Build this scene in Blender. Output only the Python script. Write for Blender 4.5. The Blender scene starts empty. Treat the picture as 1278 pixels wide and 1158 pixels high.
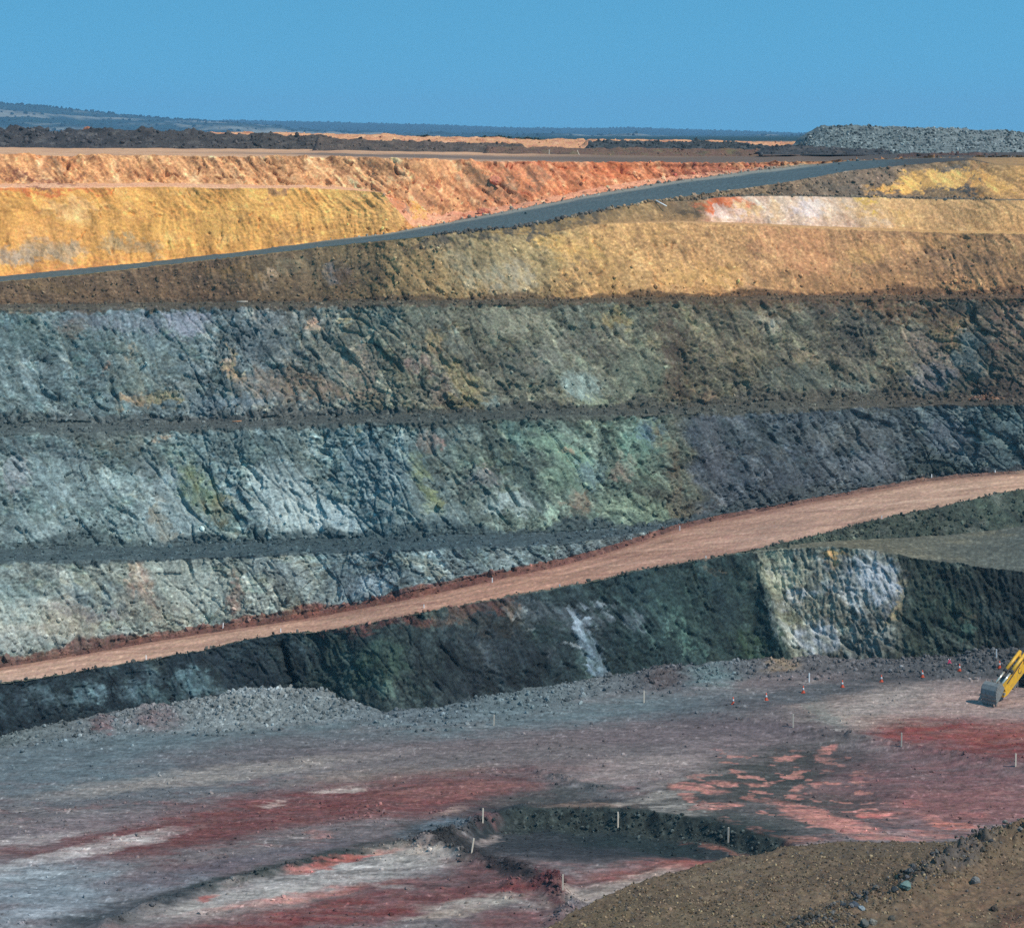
import bpy, bmesh, math, random
import numpy as np
from mathutils import Vector, Matrix

random.seed(4)
rng = np.random.default_rng(11)
C = bpy.context.scene.collection
FL, HY, CX, HC = 2500.0, 168.0, 639.0, 70.0      # focal length in photo pixels, eye-level row, centre column, eye height in metres
EXPO_K = 1.0

# ------------------------------------------------------------------ noise
PT = rng.permutation(256).astype(np.int32)
PT = np.concatenate([PT, PT])
_a = np.linspace(0, 2 * np.pi, 256, endpoint=False)
GXT, GYT = np.cos(_a).astype(np.float32), np.sin(_a).astype(np.float32)
R1T, R2T, R3T = [rng.random(256).astype(np.float32) for _ in range(3)]

def hsh(xi, yi):
    return PT[PT[xi & 255] + (yi & 255)]

def pn(x, y, seed=0):
    x = np.asarray(x, np.float32) + np.float32(seed * 17.31 + 0.37)
    y = np.asarray(y, np.float32) + np.float32(seed * 9.77 + 0.71)
    xf = np.floor(x); yf = np.floor(y)
    xi = xf.astype(np.int32); yi = yf.astype(np.int32)
    fx = x - xf; fy = y - yf
    u = fx * fx * fx * (fx * (fx * 6 - 15) + 10); v = fy * fy * fy * (fy * (fy * 6 - 15) + 10)
    def g(i, j):
        h = hsh(xi + i, yi + j)
        return GXT[h] * (fx - i) + GYT[h] * (fy - j)
    a = g(0, 0); b = g(1, 0); c = g(0, 1); d = g(1, 1)
    return (a + u * (b - a) + v * ((c + u * (d - c)) - (a + u * (b - a)))) * 1.5

def fbm(x, y, octv=4, seed=0, gain=0.5):
    s = 0; amp = 1.0; f = 1.0; tot = 0
    for o in range(octv):
        s = s + amp * pn(x * f, y * f, seed + o * 3)
        tot += amp; amp *= gain; f *= 2.03
    return s / tot * 1.35

def ridged(x, y, octv=3, seed=0):
    s = 0; amp = 1.0; f = 1.0; tot = 0
    for o in range(octv):
        s = s + amp * (1 - 2 * np.abs(pn(x * f, y * f, seed + o * 5)))
        tot += amp; amp *= .5; f *= 2.1
    return s / tot

def worley(x, y, seed=0):
    x = np.asarray(x, np.float32) + np.float32(seed * 13.7)
    y = np.asarray(y, np.float32) + np.float32(seed * 7.9)
    xf = np.floor(x); yf = np.floor(y)
    xi = xf.astype(np.int32); yi = yf.astype(np.int32)
    d1 = np.full(x.shape, 9., np.float32); d2 = d1.copy()
    idn = np.zeros(x.shape, np.int32); vx = np.zeros(x.shape, np.float32); vy = vx.copy()
    for i in (-1, 0, 1):
        for j in (-1, 0, 1):
            h = hsh(xi + i, yi + j)
            dx = xf + i + R1T[h] - x; dy = yf + j + R2T[h] - y
            d = dx * dx + dy * dy
            m = d < d1
            d2 = np.where(m, d1, np.minimum(d2, d))
            d1 = np.where(m, d, d1)
            idn = np.where(m, h, idn); vx = np.where(m, dx, vx); vy = np.where(m, dy, vy)
    return np.sqrt(d1), np.sqrt(d2), idn, vx, vy

def sst(a, b, x):
    t = np.clip((x - a) / (b - a), 0, 1)
    return t * t * (3 - 2 * t)

def lin(c):
    c = np.asarray(c, np.float64) / 255.0
    return np.where(c <= .04045, c / 12.92, ((c + .055) / 1.055) ** 2.4)

# ------------------------------------------------------------------ objects, tags
def tag(o, label=None, cat=None, group=None, kind=None):
    if label: o['label'] = label
    if cat: o['category'] = cat
    if group: o['group'] = group
    if kind: o['kind'] = kind
    return o

def link_mesh(name, verts, faces, mat, col=None, smooth=True, parent=None):
    me = bpy.data.meshes.new(name)
    verts = np.asarray(verts, np.float32); faces = np.asarray(faces, np.int32)
    n, k = faces.shape
    me.vertices.add(len(verts)); me.vertices.foreach_set('co', verts.ravel())
    me.loops.add(n * k); me.loops.foreach_set('vertex_index', faces.ravel())
    me.polygons.add(n)
    me.polygons.foreach_set('loop_start', np.arange(0, n * k, k, dtype=np.int32))
    me.polygons.foreach_set('loop_total', np.full(n, k, np.int32))
    me.polygons.foreach_set('use_smooth', np.full(n, smooth, bool))
    if col is not None:
        at = me.attributes.new('albedo', 'FLOAT_COLOR', 'POINT')
        c4 = np.ones((len(verts), 4), np.float32); c4[:, :3] = np.clip(col, .008, .85)
        at.data.foreach_set('color', c4.ravel())
    me.update(calc_edges=True)
    me.validate()
    if mat: me.materials.append(mat)
    o = bpy.data.objects.new(name, me); C.objects.link(o)
    if parent: o.parent = parent
    return o

def grid_faces(nr, nc):
    i = np.arange(nr - 1)[:, None] * nc + np.arange(nc - 1)[None, :]
    i = i.ravel()
    return np.stack([i, i + 1, i + nc + 1, i + nc], 1)

# ------------------------------------------------------------------ materials
def earth_mat(name, speck=.35, sp_scale=3.0, bump=.5, b_scale=2.5, rough=.9, hue=.06, spec=.25):
    m = bpy.data.materials.new(name); m.use_nodes = True
    nt = m.node_tree; N = nt.nodes; L = nt.links
    bs = N['Principled BSDF']; bs.inputs['Roughness'].default_value = rough
    bs.inputs['Specular IOR Level'].default_value = spec
    at = N.new('ShaderNodeAttribute'); at.attribute_name = 'albedo'
    tc = N.new('ShaderNodeTexCoord')
    n1 = N.new('ShaderNodeTexNoise'); n1.inputs['Scale'].default_value = sp_scale; n1.inputs['Detail'].default_value = 5; n1.inputs['Roughness'].default_value = .7
    L.new(tc.outputs['Object'], n1.inputs['Vector'])
    mr = N.new('ShaderNodeMapRange'); mr.inputs['From Min'].default_value = .3; mr.inputs['From Max'].default_value = .7
    mr.inputs['To Min'].default_value = 1 - speck; mr.inputs['To Max'].default_value = 1 + speck
    L.new(n1.outputs['Fac'], mr.inputs['Value'])
    mul = N.new('ShaderNodeMix'); mul.data_type = 'RGBA'; mul.blend_type = 'MULTIPLY'; mul.inputs['Factor'].default_value = 1
    L.new(at.outputs['Color'], mul.inputs['A']); L.new(mr.outputs['Result'], mul.inputs['B'])
    n3 = N.new('ShaderNodeTexNoise'); n3.inputs['Scale'].default_value = sp_scale * .6; n3.inputs['Detail'].default_value = 3
    L.new(tc.outputs['Object'], n3.inputs['Vector'])
    mh = N.new('ShaderNodeMapRange'); mh.inputs['From Min'].default_value = .3; mh.inputs['From Max'].default_value = .7
    mh.inputs['To Min'].default_value = .5 - hue; mh.inputs['To Max'].default_value = .5 + hue
    L.new(n3.outputs['Fac'], mh.inputs['Value'])
    hs = N.new('ShaderNodeHueSaturation'); L.new(mh.outputs['Result'], hs.inputs['Hue']); L.new(mul.outputs['Result'], hs.inputs['Color'])
    L.new(hs.outputs['Color'], bs.inputs['Base Color'])
    n2 = N.new('ShaderNodeTexNoise'); n2.inputs['Scale'].default_value = b_scale; n2.inputs['Detail'].default_value = 6; n2.inputs['Roughness'].default_value = .72
    L.new(tc.outputs['Object'], n2.inputs['Vector'])
    bp = N.new('ShaderNodeBump'); bp.inputs['Strength'].default_value = bump; bp.inputs['Distance'].default_value = .35
    L.new(n2.outputs['Fac'], bp.inputs['Height']); L.new(bp.outputs['Normal'], bs.inputs['Normal'])
    return m

M_ROCK = earth_mat('fractured_rock', .45, 2.6, .55, 2.6, .85, .018)
M_CLAY = earth_mat('weathered_clay', .26, 2.2, .6, 2.6, .95, .004)
M_DIRT = earth_mat('compacted_dirt', .3, 2.2, .35, 3.0, .95, .008)
M_ROAD = earth_mat('haul_road_surface', .1, 2.0, .15, 3.5, .9, .008)
M_STONE = earth_mat('loose_stone', .25, 5., .4, 5., .85, .02)
M_HILL = earth_mat('bushland', .3, .03, .0, .02, 1.0, .02)

def paint_mat(name, rgb, rough=.45, metal=0.0, dirt=.25, scale=3.0, dirt_rgb=(.12, .09, .07)):
    m = bpy.data.materials.new(name); m.use_nodes = True
    nt = m.node_tree; N = nt.nodes; L = nt.links; bs = N['Principled BSDF']
    bs.inputs['Roughness'].default_value = rough; bs.inputs['Metallic'].default_value = metal
    tc = N.new('ShaderNodeTexCoord'); n = N.new('ShaderNodeTexNoise'); n.inputs['Scale'].default_value = scale; n.inputs['Detail'].default_value = 5
    L.new(tc.outputs['Object'], n.inputs['Vector'])
    mr = N.new('ShaderNodeMapRange'); mr.inputs['From Min'].default_value = .45; mr.inputs['From Max'].default_value = .7; mr.inputs['To Max'].default_value = dirt
    L.new(n.outputs['Fac'], mr.inputs['Value'])
    mx = N.new('ShaderNodeMix'); mx.data_type = 'RGBA'; mx.inputs['A'].default_value = (*rgb, 1); mx.inputs['B'].default_value = (*dirt_rgb, 1)
    L.new(mr.outputs['Result'], mx.inputs['Factor']); L.new(mx.outputs['Result'], bs.inputs['Base Color'])
    return m

M_YEL = paint_mat('yellow_paint', (.72, .38, .02), .45, 0, .5, 2.2, (.30, .19, .08))
M_STEEL = paint_mat('worn_steel', (.24, .235, .22), .55, .25, .55, 2.5, (.11, .105, .10))
M_CHROME = paint_mat('chrome_rod', (.75, .68, .55), .25, .6, .1)
M_BLACK = paint_mat('track_steel', (.03, .03, .03), .7, .2, .5)
M_GLASS = paint_mat('cab_glass', (.02, .03, .035), .1, 0, .1)
M_ORANGE = paint_mat('cone_plastic', (.62, .09, .035), .5, 0, .15, 8)
M_WHITE = paint_mat('white_plastic', (.8, .8, .8), .5, 0, .15, 8)
M_WOOD = paint_mat('pale_timber', (.62, .52, .42), .8, 0, .35, 6, (.35, .27, .2))
M_PINK = paint_mat('pink_tape', (.85, .06, .16), .6, 0, .1)

# ------------------------------------------------------------------ profile lines of the pit, from bottom to top
step = 1.2
dense = np.arange(-90, 1370, step)
outl = -90 - np.cumsum(np.geomspace(2, 60, 42))[::-1]
outr = 1370 + np.cumsum(np.geomspace(2, 60, 42))
PX = np.concatenate([outl, dense, outr]); NC = len(PX)
SX = (PX - CX) / FL
_k = np.exp(-np.linspace(-2, 2, 17) ** 2); _k /= _k.sum()

def ctl(pts, smooth=True):
    p = np.array(sorted(pts), float)
    v = np.interp(PX, p[:, 0], p[:, 1])
    # carry the last slopes outward
    for sl, e, m in (((p[1, 1] - p[0, 1]) / (p[1, 0] - p[0, 0]), p[0], PX < p[0, 0]), ((p[-1, 1] - p[-2, 1]) / (p[-1, 0] - p[-2, 0]), p[-1], PX > p[-1, 0])):
        d = np.clip(PX[m] - e[0], -220, 220); v[m] = e[1] + np.clip(sl, -.25, .25) * d
    if smooth:
        for _ in range(2):
            v = np.convolve(np.pad(v, 8, mode='edge'), _k, mode='valid')
    return v

_WOB = {}
_k2 = np.exp(-np.linspace(-2.2, 2.2, 61) ** 2); _k2 /= _k2.sum()
def smo(v):
    return np.convolve(np.pad(v, 30, mode='edge'), _k2, mode='valid')
def wob(seed, amp, lam=28.):
    return 0 * PX
def wobble(seed, amp, lam=28.):
    return amp * (fbm(PX / lam, np.full_like(PX, seed * 3.1), 4, seed, .6))

class Ln:
    def __init__(s, y, Y):
        s.y = y; s.Y = Y; s.z = HC - (y - HY) * Y / FL

def floorline(y):
    Y = 169250. / ((y - HY) + .038 * (PX - CX))
    return Ln(y, Y)
def face(b, y, r):
    h = ((HC - b.z) * FL - (y - HY) * b.Y) / (FL + (y - HY) * r)
    h = np.maximum(h, .02)
    return Ln(y, b.Y + smo(r * h))
def off(b, y, dY):
    return Ln(y, b.Y + smo(dY))
def shelf(b, dY, dz=0.02):
    Y = b.Y + smo(dY + 0 * PX); z = b.z + dz
    return Ln(HY + (HC - z) * FL / Y, Y)
def flat(b, y, g=0.):
    Y = (HC - b.z + g * b.Y) * FL / ((y - HY) + g * FL)
    return Ln(y, b.Y + smo(np.maximum(Y - b.Y, .05)))

T0 = floorline(ctl([(-400, 985), (0, 926), (100, 908), (200, 895), (300, 884), (400, 878), (480, 894), (560, 890), (650, 875), (760, 855), (850, 843), (950, 832), (1060, 831), (1110, 834), (1278, 834), (1700, 836)]))
TB = Ln(T0.y, T0.Y); TB.z = TB.z - 1.2
_k3 = np.exp(-np.linspace(-2.2, 2.2, 241) ** 2); _k3 /= _k3.sum()
T0S = floorline(np.convolve(np.pad(T0.y, 120, mode='edge'), _k3, mode='valid'))
# small recess of the right-hand bay: the wall steps back behind the dark shoulder at x~960
yR1 = ctl([(-400, 910), (0, 852), (50, 846), (100, 838), (150, 829), (200, 821), (250, 812), (300, 800), (350, 791), (400, 788), (450, 780), (500, 769), (560, 758), (640, 743), (700, 733), (760, 721), (800, 711), (850, 703), (900, 694), (950, 684), (1000, 672), (1040, 662), (1080, 651), (1150, 637), (1200, 626), (1240, 617), (1278, 611), (1700, 560)]) + wob(3, 2.2, 22)
yLB = ctl([(-400, 910), (0, 852), (50, 846), (100, 838), (150, 829), (200, 821), (250, 812), (300, 800), (350, 791), (400, 788), (450, 780), (500, 769), (560, 758), (640, 743), (700, 733), (760, 721), (800, 711), (850, 703), (900, 694), (950, 687), (1000, 683), (1040, 681), (1080, 684), (1110, 690), (1150, 697), (1200, 703), (1240, 709), (1278, 714), (1500, 750)]) + wob(3, 2.2, 22)
LB = face(T0S, yLB, ctl([(0, .42), (900, .42), (955, .50), (990, .42), (1278, .45)]))
dLC = smo(ctl([(-400, .05), (960, .05), (1020, 2.5), (1060, 6), (1110, 9), (1278, 16), (1700, 22)]))
LC = Ln(np.minimum(LB.y - .05, ctl([(-400, 910), (0, 851.9), (950, 683), (1000, 678), (1040, 675), (1080, 673), (1110, 671), (1170, 668), (1240, 661), (1278, 655), (1500, 640)])), LB.Y + dLC)
LC.y = np.where(PX < 985, LB.y - .05, LC.y); LC = Ln(LC.y, LC.Y)
R1 = Ln(np.minimum(yR1, LC.y - .05), LC.Y + smo(ctl([(-400, .06), (960, .06), (1010, 1.5), (1060, 3), (1278, 4.5)])))
bermh = ctl([(-400, 1.1), (380, 1.0), (560, .8), (640, .35), (960, .3), (1040, .5), (1700, .5)])
RB = shelf(R1, 1.1, -bermh)
RB.z = R1.z - bermh; RB = Ln(HY + (HC - RB.z) * FL / RB.Y, RB.Y)
yR2 = ctl([(-400, 895), (0, 833), (100, 817), (200, 799), (300, 784), (400, 769), (500, 750), (600, 728), (700, 706), (760, 689), (840, 662), (900, 648), (1000, 628), (1100, 610), (1150, 601), (1200, 596), (1278, 591), (1700, 560)])
R2 = flat(RB, yR2, 0.)
R3 = Ln(yR2 - ctl([(0, 6), (500, 8), (640, 9), (800, 7), (1000, 4), (1278, 4)]) + wob(5, 1.2, 15), R2.Y + 1.3)
yCA = ctl([(-400, 706), (0, 701), (100, 699), (200, 697), (300, 693), (420, 688), (560, 684), (640, 682), (700, 679), (780, 668), (840, 656), (870, 648), (1000, 623), (1100, 606), (1278, 586), (1700, 552)]) + wob(7, 1.6, 30)
CA = face(R3, np.minimum(yCA, R3.y - .15), .35)
TBb = shelf(CA, ctl([(-400, 8.5), (600, 8), (700, 7.5), (800, 4), (860, .4), (1700, .3)]))
yCB = ctl([(-400, 545), (0, 540), (120, 539), (250, 535), (400, 530), (560, 524), (700, 520), (850, 516), (930, 512), (1000, 509), (1150, 506), (1278, 504), (1700, 500)]) + wob(9, 2.0, 40)
CB = face(TBb, yCB, .45)
TC = shelf(CB, ctl([(0, 7), (500, 7.5), (1278, 7.5)]))
yCC = ctl([(-400, 386), (0, 384), (300, 382), (560, 379), (850, 375), (1000, 373), (1278, 371), (1700, 368)]) + wob(11, 1.3, 35)
CCc = face(TC, yCC, .5)
TD = shelf(CCc, 6.5)
yU1 = ctl([(-400, 384), (0, 352), (100, 343), (200, 332), (300, 321), (400, 309), (480, 301), (560, 292), (640, 284), (700, 273), (760, 261), (850, 246), (950, 232), (1000, 224), (1060, 213), (1130, 206), (1180, 202), (1215, 199), (1245, 206), (1278, 207), (1700, 207)])
yE0 = np.maximum(yU1, ctl([(-400, 200), (590, 290), (640, 293), (690, 291), (730, 282), (760, 279), (850, 277), (920, 280), (1000, 284), (1100, 288), (1200, 291), (1278, 292), (1700, 294)]))
E0 = face(TD, yE0 + wob(13, .9, 30), ctl([(-400, .9), (300, .8), (560, .65), (800, .75), (1700, .85)]))
E1 = shelf(E0, ctl([(-400, .04), (640, .04), (720, 1.0), (800, 4), (1000, 6.5), (1700, 7)]))
yF0 = np.maximum(yU1, ctl([(-400, 200), (800, 252), (860, 251), (900, 246), (950, 244.5), (1000, 244.5), (1100, 247), (1200, 249), (1278, 250), (1700, 252)]))
F0 = face(E1, np.minimum(yF0, E1.y - .06), .85)
F1 = shelf(F0, ctl([(-400, .04), (840, .04), (900, 2), (1000, 4), (1278, 6)]))
U1 = face(F1, np.minimum(yU1, F1.y - .06), 1.0)
yU2 = ctl([(-400, 379), (0, 345), (100, 335), (200, 325), (300, 314), (400, 301), (480, 292), (560, 278), (640, 262), (700, 250), (760, 239), (850, 225), (950, 212), (1000, 207), (1060, 201), (1130, 198), (1210, 196.5), (1700, 196)])
U2 = off(U1, np.minimum(yU2, U1.y - .4), ctl([(-400, 10), (0, 10), (300, 13), (480, 19), (560, 24), (1000, 22), (1200, 21), (1240, 24), (1700, 26)]))
yG0 = np.minimum(U2.y - .06, ctl([(-400, 236), (0, 234.5), (200, 233), (380, 235), (440, 237), (478, 240), (490, 255), (505, 272), (520, 290), (600, 300), (1700, 300)], False))
G0 = face(U2, yG0 + np.where(PX < 470, wob(15, .8, 25), 0), .5)
yG1 = np.minimum(G0.y - .06, ctl([(-400, 231), (0, 229), (200, 228), (380, 231), (450, 235), (490, 246), (520, 262), (545, 268), (600, 262), (650, 253), (700, 242), (760, 231), (800, 225), (850, 219), (900, 213.5), (950, 208.5), (1000, 205), (1700, 190)]))
G1 = off(G0, yG1, ctl([(-400, 10), (430, 9), (520, 4.5), (640, 4), (850, 2), (1000, .6), (1700, .1)]))
yG2 = ctl([(-400, 191), (0, 192.5), (40, 193), (90, 195), (130, 194), (250, 194.5), (400, 196), (560, 200), (640, 201.5), (700, 202), (800, 204), (860, 205), (950, 203), (1000, 202), (1700, 195.5)]) + wob(17, .7, 12)
G2 = face(G1, np.minimum(yG2, G1.y - .06), .95)

def ln_pts(l, w=0):
    return np.stack([SX * l.Y, l.Y, l.z - w * l.Y / FL], 1)
# small unevenness of the crests, in rows of the photograph
WOB = {'ledge': wobble(3, 2.0, 22), 'lslope': wobble(3, 2.0, 22) * (PX < 985), 'berm': wobble(3, 2.2, 22), 'A': wobble(5, 1.2, 15), 'benchA': wobble(7, 1.6, 30), 'benchB': wobble(9, 2., 40), 'benchC': wobble(11, 1.3, 35),
       'benchE': wobble(13, .9, 30) * (PX > 640), 'benchG': wobble(15, .8, 25) * (PX < 470), 'end': wobble(17, .7, 12)}

STACK = [('toe', TB, 4), ('L', T0, 100), ('ledge', LB, 36), ('lslope', LC, 36), ('berm', R1, 3), ('road', RB, 52), ('rberm', R2, 8),
         ('A', R3, 100), ('benchA', CA, 26), ('B', TBb, 148), ('benchB', CB, 20), ('C', TC, 130), ('benchC', CCc, 16), ('D', TD, 82), ('benchE', E0, 9),
         ('E', E1, 36), ('benchF', F0, 6), ('F', F1, 38), ('uroad', U1, 28), ('Y', U2, 84), ('benchG', G0, 10), ('G', G1, 44), ('end', G2, 0)]
ZR = {}
blocks = []; r = 0
for i, (nm, l, n) in enumerate(STACK):
    if nm == 'end':
        blocks.append(ln_pts(l, WOB['end'])[None]); ZR['end'] = (r, r + 1); r += 1; break
    a = ln_pts(l, WOB.get(nm, 0)); b = ln_pts(STACK[i + 1][1], WOB.get(STACK[i + 1][0], 0))
    t = (np.arange(n) / n)[:, None, None]
    blocks.append(a[None] * (1 - t) + b[None] * t)
    ZR[nm] = (r, r + n); r += n
P = np.concatenate(blocks, 0).astype(np.float32); NR = P.shape[0]
Bpy = (HY + (HC - P[..., 2]) / P[..., 1] * FL).astype(np.float32)
Bpx = np.broadcast_to(PX.astype(np.float32), (NR, NC))
S = P[..., 0]; Q = (P[..., 2] + .5 * P[..., 1]).astype(np.float32)

# displacement amount of each zone: (fractured rock, smooth large waves, rills)
AMP = {'toe': (.5, .5, 0), 'L': (.7, .7, 0), 'ledge': (.06, .1, 0), 'lslope': (.28, .3, .1), 'berm': (.2, .12, 0), 'road': (.0, .05, 0), 'rberm': (.12, .05, 0),
       'A': (.75, .6, 0), 'benchA': (.16, .15, 0), 'B': (1.0, .9, 0), 'benchB': (.22, .2, 0), 'C': (1.0, .9, 0), 'benchC': (.16, .15, 0), 'D': (.3, .6, .4),
       'benchE': (.05, .05, 0), 'E': (.08, .35, .3), 'benchF': (.1, .05, 0), 'F': (.12, .3, .3), 'uroad': (0, .04, 0), 'Y': (.1, .5, .5), 'benchG': (.05, .15, .05), 'G': (.28, .5, .95), 'end': (.05, .1, 0)}
amp = np.zeros((NR, 3), np.float32)
for nm, (a, b) in ZR.items():
    amp[a:b] = AMP[nm]
kk = np.ones(5) / 5
amp = np.stack([np.convolve(np.pad(amp[:, i], 2, mode='edge'), kk, mode='valid') for i in range(3)], 1)
A0 = np.broadcast_to(amp[:, 0:1], (NR, NC)).copy(); A1 = amp[:, 1:2]; A2 = amp[:, 2:3]
# face D: rock on the lower left part, clay on the right
a, b = ZR['D']
A0[a:b] = .12 + .5 * sst(420, 500, Bpx[a:b]) * (1 - sst(690, 740, Bpx[a:b])) + .25 * sst(335, 372, Bpy[a:b])

wx = fbm(S / 9, Q / 9, 3, 2) * .9; wy = fbm(S / 9, Q / 9, 3, 8) * .9
s2 = S + wx; q2 = Q + wy
ca, sa = math.cos(math.radians(-58)), math.sin(math.radians(-58))
AL = s2 * ca + q2 * sa; AC = -s2 * sa + q2 * ca         # along / across the steep jointing that runs down to the right
rough_m = .18 + 1.05 * sst(-.3, .4, fbm(S / 8, Q / 6, 4, 21, .6))
SMOOTH = np.zeros_like(S)
for cx, cy, rx, ry, rot in ((370, 632, 72, 40, 35), (215, 640, 42, 46, 40), (90, 600, 46, 34, 10), (640, 630, 36, 13, 8), (435, 650, 30, 14, 0), (235, 402, 28, 16, -20), (635, 402, 50, 20, 4), (728, 482, 28, 20, 12), (642, 350, 34, 26, 0), (235, 725, 50, 24, 30), (60, 775, 60, 24, 10), (700, 562, 40, 18, 28), (1092, 580, 30, 20, 0), (1010, 355, 40, 12, 0), (460, 735, 28, 16, 0), (150, 400, 60, 14, 0)):
    x_ = Bpx - cx + 9 * fbm(S / 4, Q / 4, 3, 15); y_ = Bpy - cy + 7 * fbm(S / 4, Q / 4, 3, 16); c_, s_ = math.cos(math.radians(rot)), math.sin(math.radians(rot))
    SMOOTH = np.maximum(SMOOTH, 1 - sst(.75, 1.15, np.sqrt(((x_ * c_ + y_ * s_) / rx) ** 2 + ((-x_ * s_ + y_ * c_) / ry) ** 2)))
rough_m = rough_m * (1 - .72 * SMOOTH)
def cellh(la, lc, seed, tilt):
    d1, d2, idn, vx, vy = worley(AL / la, AC / lc, seed)
    h = (R3T[idn] - .5) + tilt * (vx * (R1T[idn] - .5) + vy * (R2T[idn] - .5))
    return h, d2 - d1, idn
h1, e1, id1 = cellh(6.5, 3.4, 1, 2.0)
h2, e2, id2 = cellh(2.5, 1.6, 2, 2.0)
def cellq(la, lc, ang, seed, tilt):
    c_, s_ = math.cos(math.radians(ang)), math.sin(math.radians(ang))
    d1, d2, idn, vx, vy = worley((s2 * c_ + q2 * s_) / la, (-s2 * s_ + q2 * c_) / lc, seed)
    return (R3T[idn] - .5) + tilt * (vx * (R1T[idn] - .5) + vy * (R2T[idn] - .5)), d2 - d1, idn
h3, e3, id3 = cellq(.85, .58, -20, 3, 1.5)
h4, e4, id4 = cellq(.40, .30, 35, 4, 1.3)
ck = ridged(AC / 5.5, AL / 16, 3, 31)
d5, d6, id5, _v, _w = worley(AL / 19, AC / 2.6, 5)             # long steep seams
e5 = d6 - d5
ck2 = ridged(AC / 2.6, AL / 3.4, 3, 33); ck3 = ridged(AC / 3.1 + 40, AL / 1.5, 2, 35)
crk = sst(.80, .93, ck2) * sst(-.1, .4, fbm(S / 8, Q / 8, 2, 36)) + .8 * sst(.84, .95, ck3) * sst(.0, .5, fbm(S / 6 + 30, Q / 6, 2, 37))
fac = .35 + .65 * sst(-.3, .3, fbm(S / 11, Q / 9, 3, 23))
rock = .38 * h1 * fac + .40 * h2 * fac + .22 * h3 * rough_m + .15 * h4 * rough_m - .24 * np.exp(-(e2 / .09) ** 2) * np.clip(rough_m - .4, 0, 1) - .25 * np.exp(-(e5 / .04) ** 2) - .55 * crk - .5 * sst(.78, .93, ck)
rock = rock + .2 * fbm(S / 1.1, Q / 1.1, 3, 41) * rough_m
wave = .5 * fbm(S / 17, Q / 22, 3, 51) + .25 * fbm(S / 4.2, Q / 5, 3, 55)
rl = S + np.where(Bpy < 262, .75, .22) * Q + .5 * fbm(S / 4, Q / 4, 2, 61)
rill = .55 * ridged(rl / 2.3, Q / 11, 2, 62) + .3 * ridged(rl / .8, Q / 6, 2, 66) + .25 * fbm(S / .7, Q / .7, 3, 68)
disp = A0 * rock + A1 * wave - A2 * (rill - .4) * (.4 + .8 * sst(-.3, .4, fbm(S / 9, Q / 7, 2, 71)))
# overhanging broken lip and deep gullies of the orange cut
a, b = ZR['G']; tt = np.linspace(0, 1, b - a)[:, None]
disp[a:b] += .55 * sst(.72, .9, tt) * sst(-.2, .3, fbm(S[a:b] / 5, S[a:b] * 0, 3, 241)) - 1.1 * sst(.74, .93, ridged(rl[a:b] / 4.2 + .6 * fbm(S[a:b] / 6, Q[a:b] / 4, 2, 244), Q[a:b] / 9, 3, 243)) * sst(-.25, .45, fbm(S[a:b] / 9, Q[a:b] / 9, 3, 246) + .35 * sst(400, 500, Bpx[a:b]))
a, b = ZR['Y']; disp[a:b] -= .45 * sst(.78, .92, ridged(rl[a:b] / 2.7, Q[a:b] / 5, 3, 245)) * sst(-.2, .4, fbm(S[a:b] / 7, Q[a:b] / 4, 2, 247))
a, b = ZR['D']; disp[a:b] -= .45 * sst(.76, .92, ridged(rl[a:b] / 3.4, Q[a:b] / 5, 3, 249)) * sst(-.1, .4, fbm(S[a:b] / 8, Q[a:b] / 5, 2, 251)) * sst(640, 720, Bpx[a:b])
# the corner where the dark shoulder stands in front of the bright bay
a, b = ZR['L']
e = (Bpx + 5 * fbm(S / 2.2, Q / 2.2, 3, 87) - (943 + (Bpy - 690) * .34))[a:b]
tt = np.linspace(0, 1, b - a)[:, None]
disp[a:b] += (1.5 * np.exp(-((e + 8) / 14) ** 2) - 1.8 * sst(-2, 8, e) * (1 - sst(20, 130, e))) * np.sin(np.pi * np.clip(tt, 0, 1)) ** .5
# vertical blast-hole scars in the bright bay
disp[a:b] += .3 * ridged(S[a:b] / 1.0 + .12 * Q[a:b], Q[a:b] / 5, 2, 81) * sst(955, 985, Bpx[a:b])
# deep crack at the left of the lower wall
cx_ = 352 + (Bpy[a:b] - 800) * .25 + 6 * fbm(Bpy[a:b] / 9, Bpx[a:b] * 0, 2, 83)
disp[a:b] -= 1.6 * np.exp(-((Bpx[a:b] - cx_) / 3.5) ** 2) * sst(795, 805, Bpy[a:b]) * (1 - sst(865, 880, Bpy[a:b]))
# grain of loose rock on benches and edges
disp = disp + .05 * fbm(S / .35, Q / .35, 2, 91)
# normals of the undisplaced faces, blurred over rows
du = np.gradient(P, axis=1); dv = np.gradient(P, axis=0)
Nn = np.cross(du, dv); Nn /= np.linalg.norm(Nn, axis=2, keepdims=True) + 1e-9
Nn = np.where(Nn[..., 1:2] > .15, -Nn, Nn)
for _ in range(2):
    Nn[1:-1] = (Nn[:-2] + Nn[1:-1] + Nn[2:]) / 3
Nn[..., 0] = np.clip(Nn[..., 0], -.5, .5)
Nn /= np.linalg.norm(Nn, axis=2, keepdims=True) + 1e-9
edge_damp = np.ones((NR, 1), np.float32)
D = P + Nn * disp[..., None]
# horizontal road surfaces move only straight up and down
for nm in ('road', 'uroad', 'ledge'):
    a, b = ZR[nm]
    D[a + 1:b] = P[a + 1:b]; D[a + 1:b, :, 2] += disp[a + 1:b] * .8
a, b = ZR['road']
tt = np.linspace(0, 1, b - a)[:, None]
D[a:b, :, 2] += .035 * np.cos(tt * 26 + fbm(S[a:b] / 20, S[a:b] * 0, 2, 93) * 3)

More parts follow.
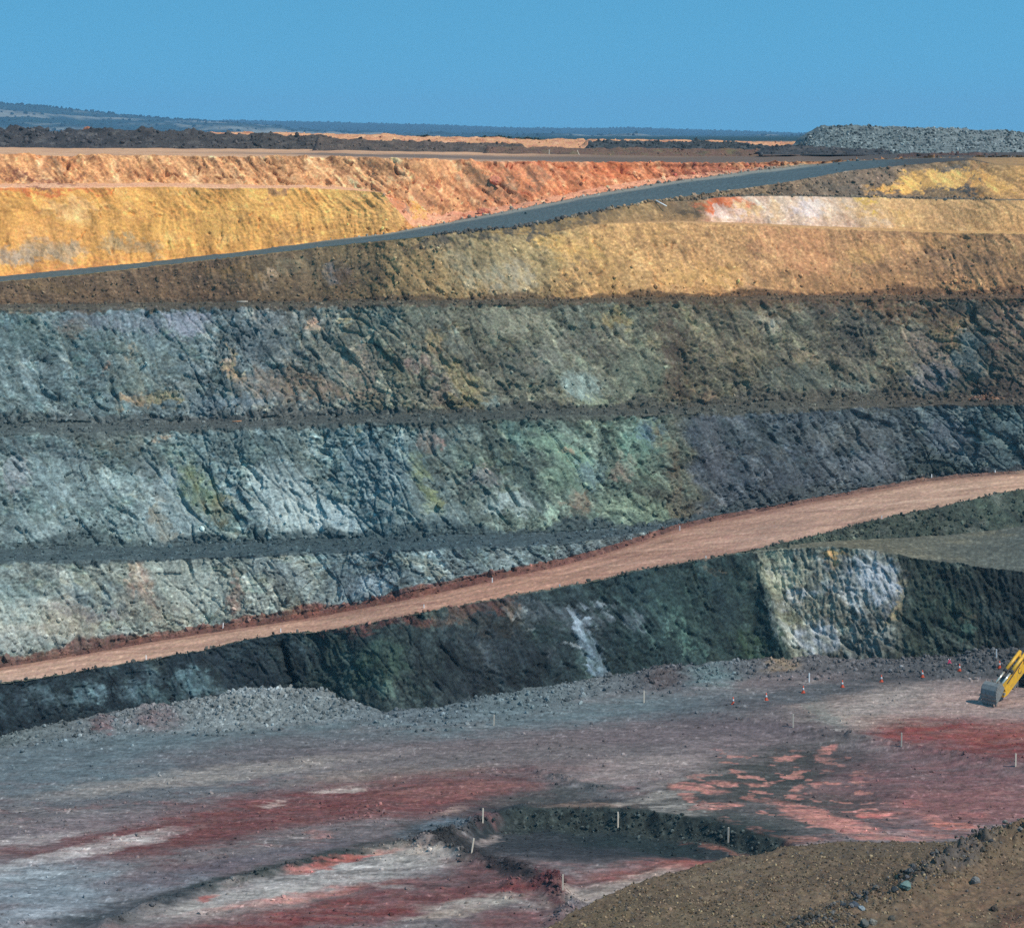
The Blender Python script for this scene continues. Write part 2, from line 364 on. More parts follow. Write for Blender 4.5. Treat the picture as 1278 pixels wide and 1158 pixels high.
# ------------------------------------------------------------------ colours of the rock (albedo)
COL = np.zeros((NR, NC, 3), np.float32)
TINT = np.array([(1.40, 1.16, .88), (.88, 1.08, .96), (.92, 1.0, 1.08), (1, 1, 1), (1.6, 1.58, 1.5), (.55, .60, .62), (1.2, 1.08, .92), (.76, .86, .84)], np.float32)
def tnt(i_, R): return TINT[(R[i_] * 8).astype(int) % 8]
SLAB = 1 + (tnt(id2, R2T) - 1) * .5 + (tnt(id3, R3T) - 1) * .55 + (tnt(id4, R1T) - 1) * .5 + (tnt(id1, R1T) - 1) * .22 + (tnt(id5, R2T) - 1) * .45
SLAB = 1 + (SLAB - 1) * (.35 + .75 * sst(-.25, .45, fbm(S / 5, Q / 4, 3, 201)))[..., None]
SLAB = SLAB * .62 + SLAB.mean(-1, keepdims=True) * .38
SLAB = 1 + (np.clip(SLAB, .3, 2.1) - 1) * .85 * (1 - .5 * SMOOTH)[..., None]
GRAIN = fbm(S / .7, Q / .5, 4, 203, .7) + .9 * sst(.30, .5, fbm(S / .8, Q / .55, 2, 205)) - .35 * sst(.32, .5, fbm(S / 1.1, Q / .8, 2, 207))
def stops(px, st):
    xs = [s[0] for s in st]
    out = []
    for k in range(1, 4):
        c = np.array([lin(s[k]) for s in st])
        out.append(np.stack([np.interp(px, xs, c[:, i]) for i in range(3)], -1).astype(np.float32))
    return out
def zone(nm, st, la=5., lc=2.2, seed=0, cell=.18, hi=.75, lo=.75, aniso=True, jit=40, slab=None, grain=.3):
    a, b = ZR[nm]
    if aniso: U, V = AL[a:b] / la, AC[a:b] / lc
    else: U, V = S[a:b] / la, Q[a:b] / lc
    px = Bpx[a:b] + jit * fbm(S[a:b] / 6, Q[a:b] / 5, 3, seed + 7)
    cA, cB, cC = stops(px, st)
    n1 = fbm(U, V, 5, seed + 1, .6); n2 = fbm(U * .8 + 9, V * .8, 5, seed + 2, .6)
    c = cA + (cB - cA) * (lo * sst(0, .55, n1))[..., None]
    c = c + (cC - c) * (hi * sst(.05, .6, n2))[..., None]
    if cell:
        c = c * np.clip(1 + cell * (R3T[id2[a:b]] - .5) * 2 + cell * 1.2 * (R1T[id3[a:b]] - .5) * 2 + cell * 1.2 * (R2T[id4[a:b]] - .5) * 2 + cell * .5 * (R2T[id1[a:b]] - .5) * 2 + cell * 2.2 * fbm(S[a:b] / .6, Q[a:b] / .45, 3, 99), .35, 2.2)[..., None]
    if slab is None: slab = min(1., cell * 5.2) if aniso else 0
    c = c * (1 + (SLAB[a:b] - 1) * slab) * np.clip(1 + grain * GRAIN[a:b] * (1.5 if nm in ('A', 'B', 'C', 'L') else 1), .35, 2.2)[..., None]
    COL[a:b] = c
WX = 10 * fbm(S / 4.5, Q / 4.5, 5, 101, .65) + 3 * fbm(S / .9, Q / .9, 3, 103); WY = 8 * fbm(S / 4.5, Q / 4.5, 5, 107, .65) + 2.4 * fbm(S / .9, Q / .9, 3, 105)
WX = WX + 15 * (R1T[id2] - .5) + 8 * (R3T[id3] - .5) + 4 * (R2T[id4] - .5); WY = WY + 13 * (R2T[id2] - .5) + 8 * (R1T[id3] - .5) + 4 * (R3T[id4] - .5)
def patches(zones, lst, soft=.34, tex=.62):
    for nm in zones:
        a, b = ZR[nm]
        px = Bpx[a:b] + WX[a:b]; py = Bpy[a:b] + WY[a:b]
        for t in lst:
            cx, cy, rx, ry, rot, c, st = t[:7]
            w = max(rx, ry) * 1.5 + 12
            j0, j1 = np.searchsorted(PX, [cx - w, cx + w])
            if j1 <= j0: continue
            x = px[:, j0:j1] - cx; y = py[:, j0:j1] - cy
            if (np.abs(y) < w).sum() == 0: continue
            cr, sr = math.cos(math.radians(rot)), math.sin(math.radians(rot))
            d = np.sqrt(((x * cr + y * sr) / rx) ** 2 + ((-x * sr + y * cr) / ry) ** 2)
            m = (1 - sst(1 - soft, 1 + soft, d)) * st
            m = m * (1 - tex + tex * sst(-.35, .3, fbm(AL[a:b, j0:j1] / 2.2, AC[a:b, j0:j1] / 1.1, 3, int(cx) % 50)))
            sub = COL[a:b, j0:j1]
            lum = sub.mean(-1, keepdims=True); mean = lum.mean() + 1e-6
            tgt = lin(c).astype(np.float32) * (.6 + .4 * np.clip(lum / np.median(lum), .5, 1.7))
            COL[a:b, j0:j1] = sub + (tgt - sub) * m[..., None]

zone('L', [(-100, (38, 48, 52), (20, 26, 30), (76, 94, 98)), (330, (38, 46, 50), (20, 25, 28), (72, 86, 90)), (400, (50, 59, 55), (30, 37, 38), (88, 102, 95)), (520, (52, 60, 58), (28, 33, 34), (84, 96, 92)),
           (600, (46, 52, 54), (22, 26, 28), (80, 88, 92)), (800, (44, 58, 58), (28, 38, 38), (74, 94, 90)), (930, (50, 62, 58), (30, 40, 39), (78, 94, 88))], seed=110)
# bright bay and the shaded face to its right, sun and shade painted in
_a, _b = ZR['L']; _keep = COL[_a:_b].copy()
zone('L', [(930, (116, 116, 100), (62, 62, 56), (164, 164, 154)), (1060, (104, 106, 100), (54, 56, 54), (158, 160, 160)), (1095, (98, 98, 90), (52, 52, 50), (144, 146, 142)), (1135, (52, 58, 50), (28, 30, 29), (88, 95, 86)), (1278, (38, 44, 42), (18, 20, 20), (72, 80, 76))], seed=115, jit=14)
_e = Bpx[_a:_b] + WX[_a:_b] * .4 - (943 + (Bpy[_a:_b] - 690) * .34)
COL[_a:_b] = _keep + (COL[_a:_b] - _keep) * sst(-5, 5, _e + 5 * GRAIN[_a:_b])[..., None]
COL[ZR['toe'][0]:ZR['toe'][1]] = COL[_a]
zone('ledge', [(960, (88, 90, 82), (70, 72, 66), (105, 104, 92)), (1060, (92, 90, 78), (74, 74, 66), (110, 106, 90)), (1278, (72, 78, 76), (58, 64, 62), (100, 98, 86))], 9, 2.5, 120, .03, .6, .6, False)
zone('lslope', [(960, (60, 66, 58), (36, 40, 38), (92, 98, 86)), (1100, (56, 62, 54), (34, 38, 36), (92, 94, 86)), (1278, (62, 68, 60), (36, 40, 38), (96, 98, 90))], 3, 2, 125, .14)
zone('berm', [(-100, (60, 60, 58), (40, 42, 42), (88, 84, 78)), (380, (62, 58, 54), (40, 42, 42), (88, 84, 78)), (420, (112, 74, 64), (84, 58, 52), (140, 98, 86)), (560, (112, 78, 66), (80, 60, 54), (140, 100, 88)), (600, (74, 72, 66), (48, 48, 46), (112, 96, 84)), (1278, (78, 74, 66), (50, 50, 46), (130, 108, 90))], 2, 2, 130, .12)
zone('road', [(-100, (172, 136, 116), (150, 114, 98), (188, 156, 136)), (300, (174, 134, 112), (150, 110, 92), (190, 152, 130)), (600, (165, 120, 98), (138, 94, 78), (186, 142, 118)), (800, (162, 120, 100), (134, 94, 78), (186, 146, 124)), (1000, (166, 128, 108), (136, 100, 86), (190, 154, 132)), (1278, (186, 146, 120), (160, 120, 98), (200, 162, 136))], 22, .9, 135, 0, .7, .75, False)
zone('rberm', [(-100, (92, 66, 58), (66, 50, 46), (112, 84, 72)), (500, (100, 62, 52), (70, 46, 42), (122, 82, 70)), (800, (96, 64, 56), (66, 48, 44), (120, 84, 72)), (1278, (112, 84, 72), (80, 64, 58), (140, 108, 92))], 3, 1, 140, .1)
zone('A', [(-100, (112, 126, 126), (82, 96, 98), (150, 160, 156)), (120, (114, 122, 116), (86, 94, 92), (152, 156, 146)), (300, (114, 122, 116), (84, 92, 92), (152, 158, 150)), (450, (102, 116, 118), (76, 86, 88), (138, 152, 152)), (700, (94, 108, 110), (68, 80, 84), (126, 140, 140)), (860, (72, 80, 84), (52, 58, 62), (98, 106, 110)), (1278, (66, 74, 78), (48, 52, 56), (94, 100, 104))], seed=145)
zone('benchA', [(-100, (66, 78, 80), (52, 62, 66), (86, 98, 100)), (500, (58, 72, 76), (46, 58, 62), (76, 90, 94)), (860, (64, 74, 78), (50, 58, 62), (80, 88, 90)), (1278, (70, 70, 70), (50, 54, 56), (90, 88, 84))], 3, 1.2, 150, .06, .5, .5, False)
zone('B', [(-100, (96, 112, 116), (66, 78, 82), (138, 152, 156)), (200, (98, 112, 114), (66, 78, 80), (142, 156, 158)), (330, (106, 120, 122), (74, 86, 88), (150, 164, 166)), (470, (98, 114, 116), (66, 78, 80), (138, 152, 154)), (560, (86, 96, 94), (60, 66, 64), (126, 136, 130)), (690, (82, 94, 88), (56, 64, 62), (126, 142, 132)), (800, (84, 98, 90), (58, 66, 62), (128, 142, 130)), (850, (80, 82, 74), (56, 58, 54), (116, 116, 104)), (876, (66, 72, 80), (44, 48, 54), (98, 104, 112)), (1100, (66, 74, 80), (46, 50, 56), (98, 106, 110)), (1278, (68, 80, 84), (46, 54, 58), (104, 114, 114))], seed=155)
zone('benchB', [(-100, (74, 84, 84), (56, 64, 66), (94, 102, 100)), (300, (74, 78, 76), (56, 60, 60), (92, 94, 90)), (600, (66, 70, 66), (50, 54, 52), (84, 84, 76)), (1000, (76, 74, 66), (56, 56, 52), (94, 88, 76)), (1278, (72, 64, 56), (54, 50, 46), (92, 80, 68))], 3, 1.2, 160, .06, .5, .5, False)
zone('C', [(-100, (86, 102, 104), (60, 72, 74), (122, 136, 136)), (180, (88, 102, 104), (60, 72, 74), (126, 138, 140)), (330, (92, 98, 98), (64, 68, 68), (132, 134, 130)), (460, (94, 96, 86), (66, 68, 60), (136, 134, 116)), (600, (92, 92, 80), (64, 64, 56), (132, 130, 112)), (720, (98, 100, 88), (68, 70, 62), (136, 138, 120)), (830, (92, 90, 76), (64, 62, 52), (126, 122, 100)), (860, (86, 80, 66), (60, 56, 48), (120, 112, 90)), (1000, (88, 86, 74), (60, 60, 54), (130, 126, 106)), (1150, (92, 88, 76), (62, 60, 56), (134, 126, 106)), (1278, (84, 76, 66), (58, 52, 48), (122, 110, 96))], seed=165)
zone('benchC', [(-100, (80, 72, 60), (60, 56, 50), (100, 90, 76)), (500, (82, 72, 58), (62, 56, 48), (104, 92, 74)), (850, (84, 68, 50), (62, 52, 42), (108, 88, 66)), (1278, (92, 70, 52), (66, 52, 42), (116, 92, 70))], 3, 1.2, 170, .06, .5, .5, False)
zone('D', [(-100, (92, 80, 64), (68, 60, 52), (114, 98, 78)), (250, (96, 80, 62), (70, 60, 50), (122, 102, 78)), (380, (100, 88, 68), (70, 64, 54), (134, 116, 86)), (480, (120, 104, 76), (84, 74, 58), (156, 136, 98)), (580, (146, 132, 98), (106, 98, 78), (172, 160, 126)), (680, (150, 134, 96), (110, 98, 74), (176, 158, 114)), (730, (180, 146, 96), (140, 112, 76), (206, 172, 120)), (950, (174, 136, 94), (134, 104, 74), (200, 164, 116)), (1100, (160, 124, 88), (120, 94, 70), (190, 156, 112)), (1278, (152, 120, 84), (112, 90, 68), (188, 154, 110))], 5, 1.6, 175, .10, .6, .8, grain=.45, slab=.25)
zone('benchE', [(600, (150, 124, 84), (120, 100, 72), (176, 146, 100)), (900, (188, 146, 104), (160, 122, 88), (206, 168, 124)), (1278, (192, 150, 98), (166, 126, 84), (214, 176, 124))], 8, 1.5, 180, 0, .5, .5, False)
zone('E', [(600, (150, 124, 84), (110, 94, 70), (170, 142, 98)), (860, (140, 112, 80), (106, 88, 70), (166, 134, 96)), (900, (196, 150, 120), (168, 116, 92), (216, 180, 150)), (960, (206, 180, 160), (184, 146, 122), (222, 206, 194)), (1040, (206, 176, 154), (184, 142, 118), (224, 206, 194)), (1090, (200, 160, 114), (172, 130, 90), (216, 180, 134)), (1278, (204, 158, 106), (176, 130, 88), (220, 178, 128))], 5, 2.0, 185, .05, .6, .7, slab=.15, grain=.35)
zone('benchF', [(600, (92, 82, 70), (64, 60, 54), (120, 106, 86)), (1278, (104, 90, 74), (74, 66, 58), (140, 116, 88))], 2, 1, 190, .1, .5, .6, False)
zone('F', [(500, (76, 74, 70), (54, 54, 52), (104, 98, 88)), (660, (84, 80, 72), (56, 56, 52), (130, 116, 90)), (800, (112, 98, 76), (78, 72, 62), (146, 124, 92)), (950, (120, 102, 80), (82, 74, 62), (156, 132, 98)), (1060, (116, 102, 86), (78, 74, 68), (150, 130, 104)), (1130, (124, 108, 88), (82, 78, 70), (156, 136, 108)), (1230, (150, 122, 84), (110, 92, 68), (176, 144, 100)), (1278, (178, 138, 86), (144, 110, 72), (200, 160, 106))], 4, 1.4, 195, .08, .6, .7, slab=.2, grain=.45)
zone('uroad', [(-100, (80, 94, 96), (72, 84, 86), (94, 104, 104)), (500, (80, 94, 96), (70, 84, 88), (96, 106, 106)), (1060, (78, 92, 96), (70, 82, 88), (92, 102, 104)), (1115, (72, 82, 84), (64, 72, 74), (88, 94, 92)), (1140, (74, 72, 70), (56, 54, 54), (98, 92, 86)), (1210, (82, 72, 66), (58, 54, 52), (112, 98, 84)), (1225, (150, 116, 78), (118, 94, 68), (176, 140, 96)), (1278, (172, 130, 82), (140, 106, 70), (192, 152, 104))], 25, 1.2, 200, 0, .5, .6, False)
zone('Y', [(-100, (206, 154, 82), (170, 120, 62), (224, 180, 112)), (200, (214, 162, 86), (180, 128, 66), (228, 184, 112)), (400, (214, 165, 90), (184, 134, 70), (230, 188, 116)), (520, (206, 162, 96), (176, 132, 76), (222, 184, 120)), (560, (120, 118, 106), (96, 96, 90), (190, 150, 120)), (1278, (112, 112, 104), (90, 92, 88), (180, 146, 118))], 6, 3.0, 205, .03, .5, .6, False, grain=.28)
zone('benchG', [(-100, (222, 164, 128), (204, 142, 108), (232, 184, 150)), (450, (222, 164, 126), (200, 140, 106), (232, 184, 150)), (560, (216, 146, 112), (196, 122, 92), (228, 168, 134)), (850, (206, 144, 112), (180, 116, 90), (224, 166, 132)), (1000, (130, 120, 104), (104, 100, 92), (170, 146, 116))], 6, 1.5, 210, 0, .5, .5, False)
zone('G', [(-100, (206, 148, 104), (156, 102, 70), (232, 188, 146)), (130, (210, 156, 112), (166, 112, 78), (236, 194, 152)), (420, (212, 160, 118), (170, 116, 82), (238, 198, 158)), (560, (210, 150, 108), (168, 104, 72), (236, 192, 152)), (640, (204, 134, 98), (164, 92, 66), (230, 172, 136)), (800, (196, 122, 86), (152, 84, 60), (226, 168, 130)), (880, (168, 104, 80), (128, 72, 58), (214, 160, 126)), (960, (176, 124, 92), (134, 94, 74), (206, 158, 118)), (1278, (150, 120, 88), (120, 96, 74), (170, 140, 104))], 3.5, 1.5, 215, .06, .7, .75, slab=.15, grain=.4)
COL[-1] = COL[-2]
exec_patches = []
#PATCHES
patches(['L'], [(113, 864, 16, 14, 30, (112, 134, 138), .8), (60, 872, 40, 8, 10, (92, 108, 112), .6), (165, 862, 14, 10, 0, (92, 110, 114), .7), (240, 852, 22, 16, 30, (110, 134, 136), .8), (200, 868, 30, 8, 10, (84, 104, 104), .6),
    (30, 900, 60, 10, -12, (20, 26, 30), .7), (140, 890, 90, 8, -8, (18, 22, 26), .75), (290, 830, 60, 18, 10, (30, 36, 42), .6), (470, 830, 40, 26, 0, (70, 90, 74), .6), (485, 852, 12, 18, 60, (120, 140, 124), .45), (425, 845, 25, 30, 0, (62, 74, 64), .45),  # black-blue patches at the left foot paint in deep shade
    (560, 850, 60, 26, 0, (28, 32, 36), .6), (650, 850, 34, 34, 50, (20, 23, 26), .7), (620, 780, 30, 12, 10, (66, 60, 52), .5), (700, 770, 60, 14, 15, (92, 98, 100), .6), (722, 790, 9, 30, -12, (150, 162, 170), .8), (740, 820, 9, 30, -25, (130, 146, 156), .75), (705, 806, 22, 5, 8, (150, 156, 156), .7),
    (756, 758, 16, 6, 0, (150, 160, 164), .7), (790, 776, 6, 14, -20, (120, 130, 134), .6), (650, 770, 16, 6, 30, (160, 165, 160), .5), (640, 760, 7, 18, -15, (112, 92, 76), .7), (600, 752, 40, 8, -8, (112, 76, 62), .6), (470, 778, 70, 9, -9, (112, 72, 62), .85), (560, 768, 30, 8, -8, (110, 84, 66), .6),
    (640, 812, 60, 20, 0, (48, 52, 56), .5), (845, 770, 30, 50, -20, (56, 76, 70), .5), (860, 800, 50, 4, 60, (110, 140, 124), .5), (838, 790, 45, 3, 62, (112, 140, 126), .5), (905, 740, 20, 40, -15, (40, 54, 56), .6), (935, 810, 14, 26, -30, (58, 76, 52), .6), (885, 708, 10, 6, 0, (104, 92, 74), .7)])
patches(['L'], [(970, 712, 26, 24, 0, (150, 152, 130), .7), (1000, 700, 22, 10, 0, (146, 150, 136), .6), (1000, 740, 26, 7, -22, (172, 174, 176), .7), (1045, 693, 7, 14, 0, (186, 148, 96), .85), (1085, 720, 30, 28, 20, (158, 164, 172), .6), (1110, 735, 16, 30, 12, (164, 168, 174), .6), (1030, 760, 34, 14, 0, (108, 104, 90), .7),
    (1015, 790, 30, 18, 10, (160, 166, 174), .7), (970, 775, 8, 30, -18, (160, 166, 160), .6), (1075, 800, 24, 22, 0, (104, 108, 106), .6), (1065, 822, 26, 10, 0, (40, 40, 40), .6), (1050, 735, 20, 12, 0, (96, 92, 82), .6), (1122, 752, 5, 30, 16, (168, 150, 114), .6), (1205, 768, 8, 6, 0, (110, 94, 76), .7), (1180, 760, 30, 30, 0, (58, 74, 60), .4), (1200, 790, 14, 9, 0, (70, 98, 86), .6), (1250, 740, 40, 40, 0, (26, 30, 30), .5), (1140, 730, 12, 30, 20, (60, 66, 58), .5)], tex=.75)
patches(['A'], tex=.42, lst=[(60, 775, 70, 26, 10, (158, 152, 134), .6), (20, 755, 40, 30, 0, (128, 150, 150), .5), (130, 745, 60, 16, 0, (82, 98, 104), .6), (110, 765, 50, 8, 5, (108, 104, 108), .5), (180, 735, 14, 40, -20, (176, 134, 108), .35), (235, 725, 60, 26, 30, (160, 170, 160), .55), (200, 760, 50, 18, 10, (140, 140, 128), .5), (292, 742, 9, 22, 20, (124, 92, 76), .6), (340, 710, 40, 14, 10, (134, 148, 148), .5), (460, 735, 28, 14, 0, (150, 164, 168), .6), (540, 712, 40, 10, 30, (146, 148, 132), .45), (640, 710, 40, 12, 0, (130, 148, 150), .4), (10, 800, 50, 14, 0, (150, 156, 152), .5), (100, 800, 90, 10, -8, (120, 130, 128), .5), (740, 695, 70, 10, -10, (66, 78, 82), .6)])
patches(['B'], tex=.42, lst=[(370, 632, 70, 40, 35, (156, 168, 168), .75), (395, 650, 55, 22, 20, (164, 176, 176), .6), (215, 640, 40, 44, 40, (146, 160, 162), .7), (195, 590, 30, 20, 20, (138, 152, 158), .6), (250, 612, 20, 44, -35, (112, 122, 86), .65), (272, 640, 16, 20, 0, (104, 96, 76), .6), (205, 650, 12, 30, -20, (134, 120, 98), .5), (90, 600, 50, 36, 10, (124, 138, 140), .5), (20, 590, 22, 22, 20, (146, 150, 156), .6), (60, 560, 70, 14, 15, (64, 72, 76), .6), (165, 570, 50, 18, 10, (70, 74, 68), .55), (150, 545, 60, 12, 0, (92, 88, 76), .5), (200, 547, 12, 4, -30, (168, 152, 132), .8), (60, 660, 80, 20, 0, (128, 142, 144), .5), (330, 560, 80, 22, 0, (74, 84, 82), .55),
    (540, 552, 16, 11, 20, (136, 120, 110), .5), (553, 553, 4, 7, -20, (164, 128, 118), .5), (600, 560, 30, 12, 0, (58, 64, 58), .6), (525, 600, 10, 34, -25, (124, 132, 98), .7), (538, 630, 12, 14, 0, (124, 128, 90), .6), (640, 630, 36, 12, 8, (158, 172, 172), .65), (605, 600, 22, 12, 0, (118, 118, 120), .6), (612, 594, 10, 4, 60, (176, 160, 150), .5), (700, 562, 40, 14, 28, (120, 148, 128), .6), (645, 540, 16, 24, -30, (84, 116, 112), .5), (710, 592, 26, 22, 0, (110, 134, 116), .5), (709, 566, 6, 8, -20, (168, 138, 114), .6), (655, 600, 50, 12, 50, (60, 76, 76), .6), (680, 622, 50, 6, 55, (44, 58, 60), .7), (780, 582, 15, 13, 20, (148, 130, 118), .6), (792, 560, 24, 26, 0, (104, 136, 122), .6), (806, 540, 18, 16, 0, (84, 104, 124), .6), (735, 590, 14, 20, 0, (96, 118, 128), .5), (800, 635, 40, 16, 15, (132, 150, 130), .6), (722, 635, 12, 22, -20, (128, 108, 92), .6), (690, 645, 14, 6, 40, (140, 164, 150), .6), (760, 650, 60, 8, 0, (74, 92, 84), .5),
    (440, 534, 20, 6, 0, (158, 150, 122), .6), (470, 600, 40, 40, 30, (110, 124, 130), .5), (520, 650, 60, 22, 0, (122, 138, 142), .5), (430, 650, 30, 12, 0, (150, 164, 168), .5), (842, 600, 10, 70, -8, (92, 78, 64), .6), (862, 650, 10, 20, 0, (104, 96, 78), .5), (1092, 580, 28, 18, 0, (104, 110, 116), .6), (1180, 545, 30, 20, 0, (96, 100, 108), .5), (1198, 516, 14, 8, 10, (136, 142, 136), .6), (1150, 590, 40, 20, 10, (44, 50, 54), .6), (1180, 590, 50, 14, 15, (64, 74, 66), .6), (1260, 550, 24, 30, 0, (88, 104, 104), .5), (940, 540, 80, 18, 5, (58, 66, 66), .5), (890, 560, 14, 50, -10, (82, 84, 90), .5), (1000, 610, 60, 20, 0, (60, 66, 74), .5), (1060, 545, 60, 12, 0, (92, 94, 92), .45)])
patches(['C'], tex=.42, lst=[(235, 402, 26, 14, -20, (136, 138, 148), .7), (150, 400, 90, 14, 0, (116, 122, 130), .5), (60, 420, 60, 20, 0, (74, 92, 88), .5), (90, 408, 12, 14, 0, (92, 78, 64), .6), (164, 442, 4, 11, -15, (150, 136, 112), .7), (134, 462, 3, 9, 0, (140, 106, 84), .6), (290, 455, 7, 20, -28, (170, 146, 112), .8), (182, 496, 34, 8, -6, (160, 136, 104), .75), (205, 492, 18, 8, 0, (140, 134, 96), .6), (265, 503, 60, 10, -4, (98, 116, 124), .6), (392, 408, 9, 8, 0, (178, 150, 124), .75), (430, 406, 10, 7, -30, (160, 146, 108), .7), (340, 430, 50, 16, 5, (64, 76, 80), .6), (360, 480, 60, 20, 0, (128, 108, 86), .55), (450, 455, 24, 20, 0, (140, 122, 104), .65), (430, 490, 40, 12, 0, (126, 108, 90), .6), (480, 395, 18, 10, 0, (88, 108, 106), .5), (520, 455, 16, 14, 0, (138, 116, 106), .6), (555, 490, 16, 20, -20, (120, 104, 92), .5),
    (635, 402, 48, 20, 4, (132, 130, 110), .65), (545, 425, 8, 22, -24, (134, 112, 76), .6), (600, 450, 60, 14, 10, (78, 76, 66), .5), (580, 480, 14, 36, -28, (140, 128, 92), .7), (615, 505, 8, 12, -35, (150, 168, 160), .6), (660, 455, 40, 16, 0, (112, 112, 102), .5), (728, 482, 26, 18, 12, (142, 160, 152), .75), (735, 505, 30, 8, 0, (134, 146, 120), .6), (800, 470, 30, 30, 20, (104, 116, 100), .5), (772, 398, 16, 14, 0, (148, 132, 88), .6), (730, 430, 30, 14, 0, (84, 76, 68), .5), (840, 440, 16, 70, -10, (78, 64, 54), .65), (962, 400, 16, 12, 10, (150, 142, 122), .7), (925, 440, 40, 14, 0, (132, 122, 96), .55), (1000, 445, 14, 9, 20, (134, 118, 92), .5), (884, 494, 14, 8, -10, (150, 126, 102), .65), (938, 490, 18, 10, 30, (140, 132, 112), .6), (1070, 490, 40, 10, 10, (112, 128, 120), .5), (1060, 420, 30, 40, 0, (66, 64, 60), .6), (1160, 440, 16, 34, -40, (140, 124, 108), .6), (1185, 412, 20, 16, 0, (158, 132, 96), .65), (1210, 440, 22, 24, 0, (104, 118, 116), .6), (1160, 475, 30, 18, 0, (112, 112, 118), .55), (1090, 380, 80, 8, 0, (98, 74, 54), .7), (1150, 392, 70, 12, 5, (104, 78, 54), .6), (1255, 400, 24, 40, 0, (122, 96, 80), .45), (1272, 400, 8, 10, 0, (150, 126, 104), .6), (960, 380, 100, 8, 0, (104, 88, 66), .6), (1250, 480, 40, 18, 0, (76, 64, 56), .6), (1030, 385, 30, 12, 0, (60, 58, 56), .5), (1000, 470, 60, 12, 0, (84, 92, 84), .5), (190, 470, 60, 30, 30, (92, 96, 84), .4), (30, 470, 40, 30, 0, (98, 112, 112), .4)])
patches(['D'], [(60, 360, 40, 10, 0, (100, 84, 58), .6), (330, 346, 10, 8, 0, (168, 152, 128), .8), (300, 340, 40, 10, 0, (120, 98, 62), .6), (285, 352, 60, 8, 0, (78, 70, 58), .5), (420, 345, 14, 12, 0, (122, 124, 124), .7), (372, 330, 30, 12, 0, (112, 108, 88), .6), (445, 340, 30, 22, 20, (70, 66, 58), .5), (430, 352, 16, 14, 30, (96, 70, 50), .5), (520, 340, 40, 22, 0, (146, 124, 84), .6), (640, 350, 32, 24, 0, (150, 146, 126), .85), (585, 338, 40, 18, 20, (146, 142, 118), .7), (688, 344, 14, 20, 0, (126, 116, 88), .6), (720, 335, 10, 26, -20, (92, 82, 62), .65), (600, 318, 50, 10, 15, (124, 114, 86), .6), (560, 362, 80, 8, 0, (136, 116, 80), .5), (700, 306, 60, 12, 20, (190, 158, 96), .7), (770, 345, 40, 24, 20, (140, 114, 74), .55), (790, 290, 60, 10, 0, (196, 156, 102), .5), (1010, 320, 30, 36, -30, (168, 118, 84), .55), (960, 300, 30, 18, 0, (184, 134, 98), .5), (1010, 352, 50, 14, 10, (120, 94, 64), .6), (1080, 350, 50, 12, 0, (146, 114, 74), .5), (1080, 318, 26, 10, -10, (188, 152, 96), .6), (1110, 335, 60, 10, 0, (126, 100, 74), .5), (1210, 330, 60, 14, 10, (124, 100, 78), .6), (1240, 346, 50, 8, 5, (150, 118, 84), .5), (880, 345, 60, 14, 0, (180, 144, 84), .5), (934, 350, 14, 8, 0, (152, 126, 96), .6), (1140, 305, 70, 8, 0, (178, 138, 88), .4), (840, 366, 80, 5, 0, (132, 102, 64), .5), (1000, 366, 120, 5, 0, (118, 92, 62), .5)])
patches(['D', 'benchE', 'E', 'F'], [(545, 304, 30, 8, -6, (66, 66, 64), .85), (600, 293, 34, 6, -8, (72, 72, 68), .8), (658, 289, 28, 6, -8, (64, 66, 66), .85), (735, 272, 26, 9, -12, (66, 68, 68), .85), (700, 280, 20, 6, -12, (80, 76, 68), .7)])
patches(['E'], [(890, 256, 20, 12, -18, (196, 92, 52), .9), (905, 252, 30, 5, -10, (206, 112, 70), .8), (905, 268, 24, 10, 0, (216, 190, 180), .75), (935, 262, 10, 16, -15, (222, 176, 114), .6), (968, 262, 8, 18, -20, (196, 156, 108), .6), (1010, 262, 18, 16, 0, (206, 192, 196), .7), (1030, 258, 30, 10, 0, (214, 196, 180), .6), (1080, 252, 12, 7, 10, (222, 180, 84), .8), (1085, 274, 20, 8, 0, (206, 184, 164), .5), (1130, 272, 14, 12, 0, (214, 170, 104), .5), (1180, 262, 40, 14, 0, (196, 150, 104), .5), (850, 262, 26, 12, 0, (112, 94, 74), .8), (860, 270, 22, 5, 0, (66, 62, 56), .6), (775, 268, 40, 8, 0, (140, 114, 82), .5)], tex=.3)
patches(['F', 'benchF'], [(1118, 234, 34, 8, -8, (216, 164, 88), .9), (1160, 226, 50, 12, -6, (218, 172, 96), .9), (1200, 222, 44, 14, 0, (222, 176, 104), .9), (1225, 228, 20, 14, 0, (208, 152, 86), .7), (1245, 232, 18, 10, 10, (218, 170, 98), .85), (1145, 240, 20, 5, 0, (84, 78, 70), .7), (1172, 238, 7, 7, -40, (78, 82, 82), .85), (1190, 240, 5, 10, -50, (76, 82, 84), .9), (1212, 236, 6, 12, 20, (66, 78, 82), .9), (1205, 242, 12, 4, 0, (74, 82, 84), .8), (1200, 210, 30, 4, 0, (84, 92, 94), .8), (1050, 236, 30, 8, 20, (84, 80, 70), .7), (980, 238, 50, 6, -5, (78, 74, 64), .6), (1085, 216, 30, 5, -8, (150, 128, 106), .6), (1222, 204, 8, 7, 40, (190, 146, 96), .8), (600, 286, 50, 6, -6, (62, 64, 64), .8), (720, 270, 40, 7, -12, (60, 62, 62), .8), (790, 262, 14, 7, 0, (176, 146, 98), .6)], tex=.4)
